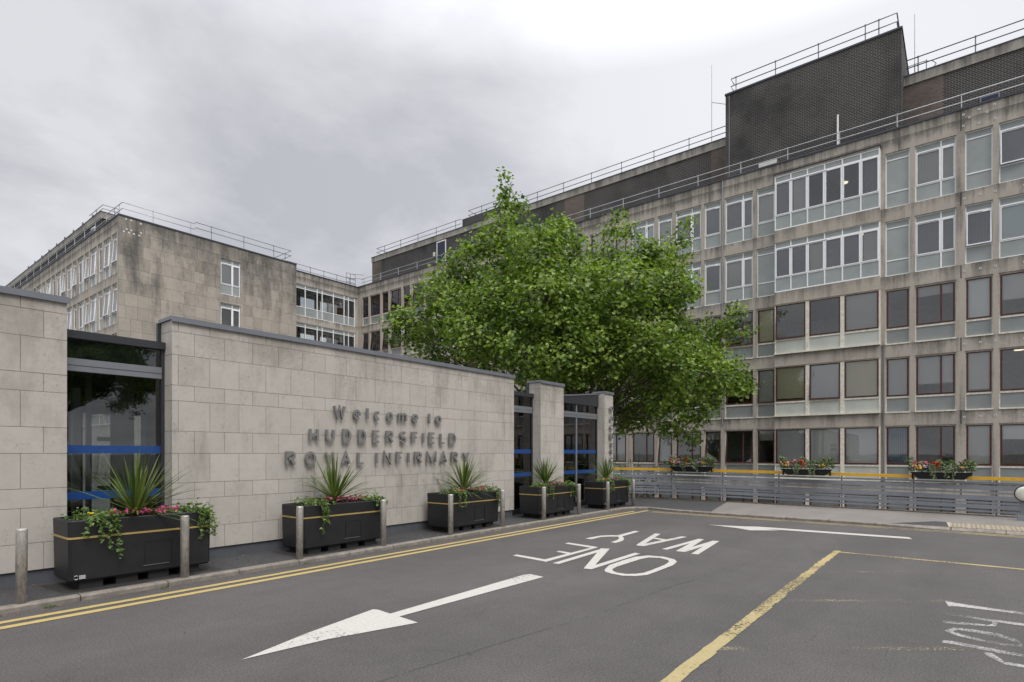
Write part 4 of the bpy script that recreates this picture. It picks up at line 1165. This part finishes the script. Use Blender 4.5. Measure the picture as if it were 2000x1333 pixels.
for sc_, k, a, b_, kd in cands:
    key = (k, round(a, 2)); up = (k >= 4 and b_ < 16.6)
    style = special.get(key, 'upvc' if up else 'red')
    tilt = tilts.get(key, 0)
    if key in blinds: bl = blinds[key]
    else:
        rr = random.Random(int(a*100)+k*977)
        if a > 34: bl = (('blind_white_sky', 1), ('blind_white_sky', 1), ('blind_white_sky', 1), ('blind_slate', 1))[rr.randrange(4)]; tilt = rr.choice((0, 5, 4, 0))  # white blinds here stand in for the bright sky mirrored in these panes
        elif up: bl = (rr.choice(('blind_slate', 'blind_slate', 'blind_grey', 'blind_pale')), 1)
        elif k == 0: bl = rr.choice((('blind_white_sky', 1), ('blind_grey', 1)))
        else: bl = rr.choice((('blind_plain', 1), ('blind_plain', 1), ('blind_pale', 1), ('blind_plain', .85), ('blind_plain', .6), ('blind_cream', .8), None))
    w_ = b_-a; za, zb = ROWS[k]
    det = nwin < 100-6-0
    if det: nwin += 1
    place(hosp, style, b_, za, w_, zb-za, 'W', XF, SPL[kd], tilt, bl, True, None if det else acc)
join_acc(acc, 'windows', hosp)

# ---- projecting bay
XB = 32.6
mb = MB()
for k in range(0, 6):
    z0, z1 = slabz(k)
    if k == 5: z0, z1 = 16.50, 16.60
    mb.box(XB, XF-.001, BAY[0], BAY[1], z0, z1, 'concrete_bay')
    if k < 5: mb.box(XB-.03, XB-.001, BAY[0]-.02, BAY[1]+.02, z0-.02, z0+.03, 'concrete_bay')
mb.box(XB, XF-.001, BAY[0], BAY[1], -3.1, ROWS[0][0], 'concrete_bay')
pieces(mb, 'bay_wall', hosp)
mb = MB(); mb.box(XB-.05, XF, BAY[0]-.04, BAY[1]+.04, 16.60, 16.64, 'coping_dark'); sub(mb, 'bay_coping', hosp)
for k in range(0, 6):
    za, zb = ROWS[k]; zb2 = zb if k < 5 else 16.50
    st = 'upvc' if k >= 4 else 'bayred'
    spl = tuple((i+1)/6. for i in range(5)) if k >= 4 else (1/3., 2/3.)
    bl = {5: None, 4: None, 3: None, 2: None, 1: ('blind_white_sky', 1), 0: ('blind_white_sky', 1)}[k]
    place(hosp, st, BAY[1], za+.002, BAY[1]-BAY[0], zb2-za-.004, 'W', XB-.08, spl, {2: 4, 3: 3}.get(k, 0), bl)
    mb = MB(); m = 'upvc' if k >= 4 else 'cream_timber'
    for yy in (BAY[0], BAY[1]-.05):
        mb.box(XB+.095, XF, yy, yy+.05, za+.004, zb2-.004, m)
    pieces(mb, 'bay_cheek', hosp)
    # individual blinds in the bay
    B_ = []
    if k in (4, 5): B_ = [(i, 'blind_slate' if (i+k) % 3 else 'blind_grey', 6) for i in range(6) if not (k == 5 and i in (2, 3, 4))]
    if k == 2: B_ = [(0, 'blind_cream', 3), (1, 'blind_plain', 3), (2, 'blind_cream', 3)]
    if k == 3: B_ = [(2, 'blind_grey', 3)]
    L = BAY[1]-BAY[0]
    mb = MB()
    for i, m, n in B_:
        yb = BAY[1]-L*i/n-.1; ya = BAY[1]-L*(i+1)/n+.1
        mb.box(XB+.14, XB+.145, ya, yb, za+.78+(.15 if k == 2 and i == 0 else 0), zb2-.1, m)
    if B_: pieces(mb, 'bay_blind', hosp)
mb = MB(); mb.tube([(XF-.03, 10.76, 17.3), (XF-.05, 10.76, 10), (XF-.05, 10.76, 3.3)], .028, 'alu_frame', 8); sub(mb, 'downpipe', hosp)
mb = MB(); mb.tube([(XF-.03, 3.02, 7.0), (XF-.05, 3.02, 3), (XF-.05, 3.02, -3)], .03, 'rail_dark', 8); sub(mb, 'downpipe', hosp)

# ---- rooftop storey
XP = 35.8
mb = MB()
mb.box(XP, 46, 11.12, 46.19, 17.1, 20.73, 'dark_brick'); mb.box(XP, 46, YE0+2, 2.40, 17.1, 20.73, 'dark_brick'); mb.box(XP+.01, 45, 28.9, 33.86, 21.262, 21.85, 'dark_brick')
pieces(mb, 'rooftop_wall', hosp)
mb = MB()
for a, b_ in ((23.34, 21.65), (2.39, .77), (12.4, 11.13), (46.195, 44.7)): mb.box(XP-.012, XP+.01, b_, a, 17.1, 20.728, 'brown_brick')
pieces(mb, 'brown_brick_panel', hosp)
mb = MB()
mb.box(XP-.06, 46.06, 11.121, 46.25, 20.732, 21.20, 'concrete_band'); mb.box(XP-.06, 46.06, YE0+1.9, 2.398, 20.732, 21.20, 'concrete_band'); pieces(mb, 'rooftop_band', hosp)
mb = MB()
mb.box(XP-.08, 46.08, 11.121, 46.27, 21.202, 21.26, 'coping_dark'); mb.box(XP-.08, 46.08, YE0+1.9, 2.398, 21.202, 21.26, 'coping_dark'); mb.box(XP-.0, 45.05, 28.86, 33.9, 21.852, 21.90, 'coping_dark'); pieces(mb, 'rooftop_coping', hosp)
mb = MB(); mb.box(34.6, 44, 2.40, 11.12, 17.1, 23.10, 'dark_brick'); sub(mb, 'plant_room', hosp)
mb = MB(); mb.box(34.56, 44.05, 2.36, 11.16, 23.102, 23.20, 'coping_dark'); sub(mb, 'plant_room_coping', hosp)
mb = MB(); mb.box(XP-.03, XP+.02, 35.90, 36.90, 17.2, 20.55, 'door_blue'); sub(mb, 'rooftop_door', hosp)
mb = MB()
for a, b_ in ((35.82, 35.90), (36.90, 36.98)): mb.box(XP-.05, XP+.02, a, b_, 17.2, 20.65, 'upvc')
mb.box(XP-.05, XP+.02, 35.90, 36.90, 20.56, 20.65, 'upvc'); sub(mb, 'door_frame', hosp)
mb = MB(); mb.box(XP-.10, XP-.02, 37.15, 37.4, 19.45, 19.8, 'lens'); sub(mb, 'wall_lamp', hosp)
mb = MB(); mb.box(XP-.04, XP+.02, -1.40, -.65, 18.55, 19.0, 'fascia_grey'); mb.box(XP-.045, XP-.03, -1.34, -.71, 18.62, 18.94, 'door_blue'); sub(mb, 'vent_window', hosp)
mb = MB(); mb.box(34.45, 34.58, 8.24, 9.2, 17.45, 18.40, 'white_board'); sub(mb, 'white_panel', hosp)
mb = MB(); mb.tube([(34.5, 5.21, 17.2), (34.5, 5.21, 19.7), (34.6, 5.21, 19.75)], .045, 'upvc', 8); mb.tube([(34.58, 10.9, 23.0), (34.58, 10.9, 17.1)], .02, 'alu_frame', 6); pieces(mb, 'vent_pipe', hosp)

# ================================================================ WING AND LINK
wing = thing('hospital_wing', 'weathered stone hospital wing at the left, with white windows and a glazed link', 'building', (19.5, 43.25, 0))
WX0, WX1, WY0, WY1 = 13.15, 25.8, 43.25, 92.
# front: weathered ashlar over a core, leaving the two-light windows open
WW = (19.67, 21.16)
mb = MB()
zr = [0]+[17.30-.835*i for i in range(20, -1, -1)]
zr = [z_ for z_ in zr if z_ >= 0]
wrows = [ROWS[3], ROWS[4], ROWS[5], ROWS[2]]
def wing_block(a, b_, z0, z1, tn):
    # split a block around the window openings
    if b_ <= WW[0] or a >= WW[1]: mb.box(a, b_, WY0, WY0+.12, z0, z1, 'wing_stone', tn); return
    for aa, bb in ((a, min(b_, WW[0])), (max(a, WW[1]), b_)):
        if bb-aa > .02: mb.box(aa, bb, WY0, WY0+.12, z0, z1, 'wing_stone', tn)
    aa, bb = max(a, WW[0]), min(b_, WW[1]); segs = [(z0, z1)]
    for (wa, wb) in wrows:
        ns = []
        for s0, s1 in segs:
            if wb <= s0 or wa >= s1: ns.append((s0, s1)); continue
            if wa > s0: ns.append((s0, wa))
            if wb < s1: ns.append((wb, s1))
        segs = ns
    for s0, s1 in segs:
        if s1-s0 > .01 and bb-aa > .01: mb.box(aa, bb, WY0, WY0+.12, s0, s1, 'wing_stone', tn)
for r_ in range(len(zr)-1):
    z0, z1 = zr[r_]+.006, zr[r_+1]-.006; x = WX0-.004
    wd = rnd.choice((.62, .78, .9)); x0 = x
    first = rnd.uniform(.3, .8)
    while x0 < WX1-.01:
        x1 = min(WX1, x0+(first if x0 == x else rnd.choice((.68, .72, .76, 1.3 if r_ % 3 == 0 else .7))))
        if WX1-x1 < .25: x1 = WX1
        wing_block(x0+(.005 if x0 != x else 0), x1-.005, z0, z1, rnd.random()**.8); x0 = x1
# core behind the joints, with the window slots left open
cz = [0]+[v for rw in sorted(wrows) for v in rw]+[17.3]
for a, b_ in ((WX0+.35, WW[0]-.001), (WW[1]+.001, WX1-.01)): mb.box(a, b_, WY0+.03, WY0+.35, 0, 17.28, 'wing_mortar')
for i in range(0, len(cz), 2): mb.box(WW[0]+.001, WW[1]-.001, WY0+.03, WY0+.35, cz[i]+(.001 if i else 0), cz[i+1]-.001, 'wing_mortar')
sub(mb, 'front_wall', wing)
# left side: concrete grid
mb = MB(); e = WY0+.001
WOP = []; yy = 43.62; k = 0
while yy < WY1-2:
    wd = .92 if k % 2 == 0 else 1.48
    WOP.append((yy, yy+wd, 'n' if k % 2 == 0 else 'w')); yy += wd+.24; k += 1
mb.box(WX0, WX0+.34, WY0+.001, WY1, 0, ROWS[2][0], 'concrete')
for k in range(2, 6):
    z0, z1 = slabz(k); mb.box(WX0, WX0+.34, WY0+.122, WY1, z0, z1-.02, 'concrete'); e = WY0+.122
    for a, b_, kd in WOP+[(WY1, WY1, '')]:
        if a > e+.01: mb.box(WX0+.002, WX0+.33, e, a, ROWS[k][0], ROWS[k][1], 'concrete')
        e = b_
mb.box(WX1-.3, WX1, WY0+.36, 60, 0, 17.3, 'concrete_bay')
sub(mb, 'side_wall', wing)
mb = MB(); mb.box(WX0-.04, WX1+.02, WY0-.04, WY1, 17.302, 17.40, 'coping_dark'); sub(mb, 'coping', wing)
mb = MB(); mb.box(WX0+.35, WX1-.31, WY0+.36, WY1, 16.95, 17.15, 'roofing'); sub(mb, 'roof', wing)
mb = MB(); mb.box(WX0+4.5, WX0+4.6, WY0+.4, WY1, 0, 16.9, 'room_wall'); mb.box(WX0+4.62, WX1-.4, WY0+3.5, WY0+3.6, 0, 16.9, 'room_wall')
for k in range(1, 6): mb.box(WX0+.36, WX1-.32, WY0+.37, WY1, ROWS[k][1]+.05, ROWS[k][1]+.3, 'room_ceiling')
pieces(mb, 'inner_wall', wing)
acc = []; n = 0
for k in (5, 4, 3, 2):
    for j, (a, b_, kd) in enumerate(WOP):
        rr = random.Random(j*31+k); det = n < 60 and k >= 4 and j < 16
        if det: n += 1
        st = 'upvc' if k >= 4 else 'red'
        place(wing, st, b_, ROWS[k][0], b_-a, ROWS[k][1]-ROWS[k][0], 'W', WX0, SPL[kd], rr.choice((0, 4, 3, 0, 5)), ('blind_white_sky', 1) if rr.random() < .55 else ('blind_grey', 1), True, None if det else acc)
join_acc(acc, 'windows', wing)
for k in (5, 4, 3): place(wing, 'upvc', WW[0], ROWS[k][0], WW[1]-WW[0], ROWS[k][1]-ROWS[k][0], 'S', WY0, (.6,), 0, ('blind_plain', 1))
mb = MB()
for x, z_ in ((13.57, 17.17), (13.86, 17.16), (14.43, 17.12), (13.59, 16.5), (13.86, 16.5), (13.44, 16.31), (13.73, 16.31), (14.02, 16.31), (14.33, 16.3), (14.43, 16.5)): mb.box(x-.055, x+.055, WY0-.012, WY0, z_-.055, z_+.055, 'tile_white')
pieces(mb, 'fixing_plate', wing)
mb = MB(); mb.box(15.35, 24.5, 54.5, WY1, 17.15, 20.7, 'black_brick'); sub(mb, 'rooftop_wall', wing)
mb = MB(); mb.box(15.28, 24.55, 54.43, WY1, 20.702, 21.2, 'concrete_band'); sub(mb, 'rooftop_band', wing)
mb = MB(); mb.box(15.26, 24.57, 54.41, WY1, 21.202, 21.26, 'coping_dark'); sub(mb, 'rooftop_coping', wing)
mb = MB()
for i in range(9): mb.box(15.24, 15.30, 56.2+i*2.6, 56.45+i*2.6, 21.262, 21.42, 'rail_dark')
pieces(mb, 'roof_fixing', wing)
mb = MB(); mb.box(15.30, 15.36, 56.0, 56.9, 18.6, 20.4, 'upvc'); mb.box(15.28, 15.31, 56.1, 56.8, 18.7, 20.3, 'door_blue'); sub(mb, 'rooftop_window', wing)
# glazed link
LY = 44.7; LX0, LX1 = WX1+.001, XF-.002
mb = MB()
for ya, yb in ((LY, LY+.3), (LY+2.3, LY+2.6)):
    mb.box(LX0, LX1, ya, yb, 0, ROWS[3][0], 'concrete_bay')
    for k in (3, 4, 5):
        z0, z1 = slabz(k); z0 += .02
        mb.box(LX0, LX1, ya, yb, z0, z1-.03 if k < 5 else z1, 'concrete')
mb.box(LX1-.30, LX1, LY+.002, LY+.298, ROWS[3][0], 16.2, 'concrete'); 
pieces(mb, 'link_wall', wing)
mb = MB()
for k in (3, 4, 5): mb.box(LX0, LX1, LY+.31, LY+2.29, ROWS[k][1]+.1, ROWS[k][1]+.55, 'room_ceiling')
mb.box(LX0, LX1, LY+.31, LY+2.29, ROWS[3][0]-.3, ROWS[3][0]-.02, 'room_dark')
pieces(mb, 'link_ceiling', wing)
mb = MB(); mb.box(LX0, LX1, LY-.04, LY+2.64, 17.335, 17.41, 'coping_dark'); sub(mb, 'link_coping', wing)
mulls = [27.54, 28.71, 29.21, 30.36, 31.50, 31.98]
def strip_window(k, y, front):
    za, zb = ROWS[k]; za -= .03; zb += .02; f = MB(); g_ = MB(); p = MB(); m = 'upvc'
    x0, x1 = LX0, LX1-.31
    y0, y1 = y+.06, y+.13
    f.box(x0, x1, y0, y1, za, za+.05, m); f.box(x0, x1, y0, y1, zb-.05, zb, m); f.box(x0, x1, y0, y1, za+.76, za+.81, m); f.box(x0, x1, y0, y1, zb-.36, zb-.31, m)
    ms = mulls if front else [27.0, 28.2, 29.0, 30.0, 30.4, 31.4, 31.9]
    for x in ms+[x1-.03]: f.box(x-.035, x+.035, y0-.004, y1-.004, za+.05, zb-.05, m)
    g_.box(x0, x1, y+.09, y+.096, za+.81, zb-.36, 'glass_clear'); p.box(x0, x1, y+.085, y+.11, za+.05, za+.76, 'panel_upvc'); p.box(x0, x1, y+.085, y+.11, zb-.31, zb-.05, 'panel_upvc')
    o = sub(f, 'window', wing)
    for nm, q in (('glass_pane', g_), ('lower_panel', p)):
        c = q.build(nm); c.parent = o
for k in (3, 4, 5): strip_window(k, LY, True); strip_window(k, LY+2.4, False)
mb = MB()
for x in (27.9, 29.9): mb.box(x, x+.35, LY+2.0, LY+2.25, ROWS[3][0], 16.3, 'room_dark')
for k in (3, 4, 5):
    mb.box(32.2, 32.85, LY+1.9, LY+2.2, ROWS[k][0]+.2, ROWS[k][0]+2.0, 'orange_board')
pieces(mb, 'inner_column', wing)

# ================================================================ ROOF RAILINGS
def railing(pts, zt, zm, zb, label, post=2.43, m='rail_steel', r_=.024, start=.3, posts=None):
    t_ = thing('roof_railing', label, 'railing', (pts[0][0], pts[0][1], zb), 'roof edge railings')
    for z_, nm in ((zt, 'handrail'), (zm, 'middle_rail')):
        mb = MB(); mb.tube([(p[0], p[1], z_) for p in pts], r_, m, 8); sub(mb, nm, t_, True)
    ps = []
    if posts: ps = posts
    else:
        L = sum((Vector(pts[i+1])-Vector(pts[i])).length for i in range(len(pts)-1)); s = start
        while s < L: ps.append(tuple(interp(pts, s)[0])); s += post
    pb = MB(); pb.tube([(0, 0, 0), (0, 0, zt-zb)], r_*.95, m, 8); pb.tube([(0, 0, zt-zb-.03), (0, 0, zt-zb+.035)], r_*1.6, m, 8); pb.tube([(0, 0, zm-zb-.04), (0, 0, zm-zb+.04)], r_*1.5, m, 8); pb.box(-.07, .07, -.07, .07, 0, .02, m)
    me = pb.mesh('post')
    for x, y in ps:
        o = bpy.data.objects.new('post', me); COL.objects.link(o); o.parent = t_; o.location = (x-pts[0][0], y-pts[0][1], 0)
    return t_
railing([(33.3, YE0), (33.3, 44.6)], 18.17, 17.82, 17.1, 'long grey steel railing along the main parapet in front of the brick storey', posts=[(33.3, .04+2.453*i) for i in range(-5, 19)])
railing([(36.1, YE0+2.2), (36.1, 2.3)], 22.22, 21.80, 21.26, 'dark steel railing on the brick storey at the far right', m='rail_dark', start=1.6, r_=.028, post=2.3)
railing([(34.9, 3.6), (34.9, 2.62), (43, 2.62)], 24.16, 23.72, 23.2, 'short dark railing returning along the right side of the tall brick plant room', m='rail_dark', r_=.028, start=.2)
railing([(35.5, 10.9), (34.9, 10.9), (34.9, 3.6)], 24.16, 23.72, 23.2, 'dark steel railing along the front of the tall brick plant room', m='rail_dark', r_=.028, start=.9, post=2.2)
railing([(36.1, 11.2), (36.1, 28.6)], 22.15, 21.75, 21.26, 'dark steel railing above the concrete band left of the plant room', m='rail_dark', r_=.026)
railing([(37.5, 33.6), (36.3, 33.6), (36.3, 29.0)], 22.75, 22.35, 21.9, 'steel railing on the raised brick box behind the top of the tree', m='rail_dark', r_=.026)
railing([(37.6, 45.9), (36.1, 45.9), (36.1, 34.3)], 22.15, 21.75, 21.26, 'steel railing on the left end of the brick storey above the blue door', m='rail_dark', r_=.026)
railing([(25.5, 47.2), (25.5, 43.55), (18.0, 43.55)], 18.45, 18.05, 17.15, 'steel railing on the right half of the stone wing parapet', m='rail_dark', r_=.024)
railing([(18.0, 43.55), (13.45, 43.55), (13.45, WY1)], 18.32, 17.92, 17.15, 'steel railing round the left corner and long side of the stone wing', m='rail_steel', r_=.024)
railing([(16.6, 54.6), (15.5, 54.6), (15.5, 58)], 21.85, 21.55, 21.26, 'short railing on the near corner of the wing rooftop storey', m='rail_dark', r_=.024)
railing([(25.9, 44.95), (32.9, 44.95)], 18.05, 17.62, 17.12, 'thin steel railing on the roof of the glazed link', m='rail_dark', r_=.024, post=1.35, start=.9)
lad = thing('roof_ladder', 'pair of hooped ladder rails at the inner corner where the link meets the main block', 'ladder', (32.3, 45.1, 17.2))
mb = MB()
for x in (31.9, 32.35, 32.9): mb.tube([(x, 45.0, 17.3), (x, 45.0, 18.55)], .022, 'rail_dark', 6)
for z_ in (17.75, 18.15, 18.55): mb.tube([(31.9, 45.0, z_), (32.9, 45.0, z_)], .02, 'rail_dark', 6)
for z_ in (18.1, 18.5): mb.tube([(32.3, 45.0, z_), (32.9, 44.4, z_), (33.3, 44.3, z_)], .02, 'rail_dark', 6)
sub(mb, 'hoop_rail', lad)
for (x, y_, z0, z1, lb, br) in ((36.5, 12.6, 21.3, 26.6, 'thin whip antenna left of the tall brick plant room, on a side bracket', True), (38, 2.05, 21.3, 25.7, 'thin whip antenna right of the tall brick plant room', False)):
    a = thing('antenna', lb, 'antenna', (x, y_, z0)); mb = MB(); mb.tube([(x, y_, z0), (x, y_, z1)], [.024, .014], 'rail_steel', 6); sub(mb, 'mast', a)
    if br: mb = MB(); mb.tube([(x, y_, 24.2), (x-1.2, 11.1, 22.9)], .02, 'rail_dark', 6); sub(mb, 'bracket', a)
hp = thing('roof_ladder', 'curved ladder hoops on the roof right of the tall brick plant room', 'ladder', (37.4, 1.5, 21.2)); mb = MB()
for z_ in (21.9, 22.5): mb.tube([(37.2, 2.3, z_), (37.2, 1.6, z_), (37.4, 1.25, z_), (37.8, 1.1, z_), (38.2, 1.3, z_)], .02, 'rail_dark', 6)
for y_ in (2.0, 1.5): mb.tube([(37.2, y_, 21.3), (37.2, y_, 22.55)], .02, 'rail_dark', 6)
sub(mb, 'hoop_rail', hp)

# ================================================================ TREES
def dirp(px, py): s = (px-1000)/F_; return Vector((math.cos(YAW)+s*math.sin(YAW), math.sin(YAW)-s*math.cos(YAW), (886-py)/F_))
TB = Vector((21.8, 13.9, -3.1)); TD = TB.x*math.cos(YAW)+TB.y*math.sin(YAW)
fwd = Vector((math.cos(YAW), math.sin(YAW), 0)); rgt = Vector((math.sin(YAW), -math.cos(YAW), 0))
# crown lobes in the tree's own frame: right, height above the road, radius (metres), surveyed at the trunk's distance
raw = [(1270, 460, 90), (1330, 620, 110), (1240, 620, 110), (1500, 790, 95), (1450, 870, 120), (470, 420, 70), (500, 520, 110), (330, 580, 90), (820, 340, 60), (960, 440, 80), (1200, 480, 75), (520, 650, 130), (860, 760, 130), (1040, 720, 130), (150, 770, 105), (95, 720, 50), (290, 650, 120), (240, 850, 110), (400, 500, 100), (340, 470, 60), (395, 390, 45), (450, 800, 160), (560, 340, 90), (590, 210, 55), (640, 180, 50), (583, 110, 32), (578, 65, 18), (650, 450, 150), (700, 650, 180), (700, 900, 150), (860, 950, 150),
       (745, 320, 65), (850, 400, 100), (870, 300, 35), (900, 600, 170), (950, 850, 180), (900, 1010, 100), (1080, 430, 100), (1105, 280, 45), (1110, 225, 22), (1150, 340, 45), (1100, 600, 150), (1150, 850, 170), (1120, 1080, 110), (1270, 540, 110), (1395, 430, 75), (1412, 330, 42), (1420, 290, 18),
       (1400, 560, 80), (1330, 690, 110), (1350, 900, 150), (1310, 1090, 120), (1430, 1150, 90), (1530, 950, 130), (1590, 790, 80), (1650, 700, 42), (1640, 1010, 80), (1700, 790, 26), (1700, 1040, 38), (1450, 1255, 50), (1200, 1170, 70), (1320, 1220, 55), (1440, 1300, 24), (1560, 1090, 60)]
rs = np.random.RandomState(11)
blobs = []
for (zx, zy, zr_) in raw:
    px, py = 740+zx/2.38, 320+zy/2.38; rad = zr_/2.38/F_*TD*.93
    R_ = (px-1000)/F_*TD-TB.dot(rgt); Hh = H+(886-py)/F_*TD
    half = math.sqrt(max(.5, 49-(R_*.9)**2-max(0, (Hh-6))**2*.55))
    d = rs.uniform(-.25, .25)*half
    blobs.append((R_, d, Hh, rad))
    if rad > 1.0:
        for sgn in (-1, 1): blobs.append((R_*.85+rs.uniform(-.5, .5), sgn*half*rs.uniform(.4, .62), Hh*.93+rs.uniform(-.6, .3), rad*.85))
def make_tree(root, blobs, dens, seed, lsize=.19):
    rs = np.random.RandomState(seed); P, N, U, S_, T_ = [], [], [], [], []
    wood = MB(); base = Vector((0, 0, 0))
    trunk = [base, Vector((.05, .05, 2.2)), Vector((.0, -.05, 4.4)), Vector((.1, .05, 6.2)), Vector((-.5, .1, 8.6)), Vector((-1.3, .1, 11.2)), Vector((-1.7, 0, 13.5))]
    wood.tube(trunk, [.42, .34, .30, .25, .17, .10, .04], 'bark', 12)
    for (r0, d0, h0, rad) in blobs:
        c = rgt*r0+fwd*d0+Vector((0, 0, h0-TB.z))
        hb = max(5.6, min(11., (h0-TB.z)*.62)); j = min(len(trunk)-2, int(hb/2.2)); a = trunk[j].lerp(trunk[j+1], .5); a = Vector((a.x, a.y, a.z))
        mid = a.lerp(c, .5)+Vector((rs.uniform(-.5, .5), rs.uniform(-.5, .5), rs.uniform(-.2, .6)+(1.5 if c.z < 8 else 0)))
        q = [a, a.lerp(mid, .5)+Vector((0, 0, rs.uniform(-.1, .3))), mid, mid.lerp(c, .6)+Vector((0, 0, rs.uniform(-.2, .2))), c]
        w0 = .028+.038*min(rad, 1.6)
        wood.tube(q, [w0, w0*.8, w0*.6, w0*.42, w0*.22], 'bark', 6)
        ns = int(dens*(rad**2)*4+3)
        for s in range(ns):
            v = rs.normal(size=3); v /= np.linalg.norm(v)
            rr_ = rad*(rs.uniform(.35, 1.08)**.6)
            sc_ = Vector((v[0]*rr_, v[1]*rr_, v[2]*rr_*.92)) + c
            if s % 4 == 0:
                e = c.lerp(sc_, .95); m2 = c.lerp(e, .5)+Vector((0, 0, .08)); wood.tube([c, m2, e], [.018, .012, .006], 'bark', 4, False)
            nl = rs.randint(8, 17); spread = .20
            tw = Vector((v[0], v[1], v[2]*.6+.25)); base_t = rs.uniform(.1, .85)
            for k in range(nl):
                o_ = rs.normal(size=3)*spread; p = (sc_.x+o_[0], sc_.y+o_[1], sc_.z+o_[2]*.8)
                P.append(p); n_ = np.array([v[0]*.45, v[1]*.45, .75])+rs.normal(size=3)*.48; N.append(n_)
                u_ = np.array([v[0], v[1], -.55])+rs.normal(size=3)*.7; U.append(u_)
                S_.append(lsize*rs.uniform(.6, 1.2)); T_.append(min(1., max(0., base_t+rs.normal()*.2)))
    put(wood.mesh('trunk', True), 'trunk', root)
    me = leaf_mesh('crown', P, N, U, S_, T_, MAPLE, 'tree_leaf', .22); put(me, 'crown', root)
    print('tree leaves', len(P))
tree = thing('maple_tree', 'large leafy maple tree spreading over the entrance block in front of the hospital', 'tree', tuple(TB))
make_tree(tree, blobs, 16, 21, .16)
# trees across the road behind the viewer, seen mirrored in the dark entrance glass
for i, (x, y_, s_, rz) in enumerate(((10.6, -26, .80, 1.9), (6.5, -36, .95, .4))):
    t2 = thing('maple_tree', ['leafy tree mirrored in the tall dark entrance window', 'second, farther tree mirrored in the tall dark entrance window'][i], 'tree', (x, y_, -.03), 'trees across the road')
    t2.scale = (s_,)*3; t2.rotation_euler = (0, 0, rz)
    for ch in tree.children: c = ch.copy(); COL.objects.link(c); c.parent = t2

# shrub behind the left end of the fence
sh = thing('shrub', 'dark green shrub growing behind the left end of the slatted fence', 'shrub', (20.3, 9.9, -1.2))
rr = random.Random(3); pts = []; wd = MB()
for k in range(46):
    az = rr.uniform(0, 6.28); L = rr.uniform(.5, 1.15); hh = rr.uniform(.6, 3.0); b0 = Vector((0, 0, hh*.6)); tip = Vector((math.cos(az)*L*.8, math.sin(az)*L*1.3, hh))
    wd.tube([b0, b0.lerp(tip, .5)+Vector((0, 0, .1)), tip], [.012, .008, .003], 'bark', 4)
    for q in range(36):
        t_ = rr.uniform(.25, 1.05); p = b0.lerp(tip, t_)+Vector((rr.gauss(0, .06), rr.gauss(0, .06), rr.gauss(0, .05)+.1*math.sin(t_*3))); pts.append(p)
put(foliage('foliage', pts, .075, 'dark_leaf', rr, OVAL, .4), 'foliage', sh); wd.tube([(0, 0, -1.9), (0, 0, 0), (0, 0, 1.6)], [.05, .04, .02], 'bark', 6); put(wd.mesh('stem'), 'stem', sh)

# ================================================================ LITTER
rr = random.Random(17); P, N, U, S_, T_ = [], [], [], [], []
def lit(x, y_, z_, s0=.03):
    P.append((x, y_, z_+rr.uniform(.004, .012))); N.append((rr.uniform(-.5, .5), rr.uniform(-.5, .5), 1)); U.append((rr.uniform(-1, 1), rr.uniform(-1, 1), 0)); S_.append(s0*rr.uniform(.5, 1.5)); T_.append(rr.random())
for _ in range(1500): # along the foot of the fence
    s0 = rr.uniform(0, flen); p, d = interp(fpath, s0); q = Vector((-d.y, d.x)); off = abs(rr.gauss(0, .10))
    lit(p.x+q.x*off*-1-.02*0-(.03), p.y, .064, .035)
for _ in range(420): lit(rr.uniform(.5, 15.5), 7.88-abs(rr.gauss(0, .05)), .001, .022)
for _ in range(500): lit(15.76-abs(rr.gauss(0, .05)), rr.uniform(-6, 7.2), .001, .022)
for _ in range(160): lit(rr.uniform(1, 16), rr.uniform(8.2, 9.05), .062, .03)
for _ in range(36): lit(rr.uniform(1, 14), rr.uniform(2, 7.3), .002, .02)
me = leaf_mesh('fallen_leaves', P, N, U, S_, T_, OVAL, 'debris', .3); tag(put(me, 'fallen_leaves'), 'small brown fallen leaves along the kerbs and fence foot', 'leaves', kind='stuff')
# weeds in the kerb joint
mb = MB(); mb.mi('ivy_leaf')
for (x, y_) in ((1.75, 7.88), (2.9, 7.9), (4.9, 7.92), (6.8, 7.93), (11.3, 8.2), (11.0, 8.3)):
    for k in range(26):
        az = rr.uniform(0, 6.28); L = rr.uniform(.02, .06); b0 = Vector((x+rr.gauss(0, .04), y_-abs(rr.gauss(0, .012)), .0 if y_ < 8 else .06)); tip = b0+Vector((math.cos(az)*L*.6, -abs(math.sin(az))*L*.6, L)); s_ = Vector((.004, .002, 0))
        mb.face([b0-s_, b0+s_, tip], 'ivy_leaf', rr.random())
tag(mb.build('weeds'), 'small green weeds in the kerb joints', 'weeds', kind='stuff')
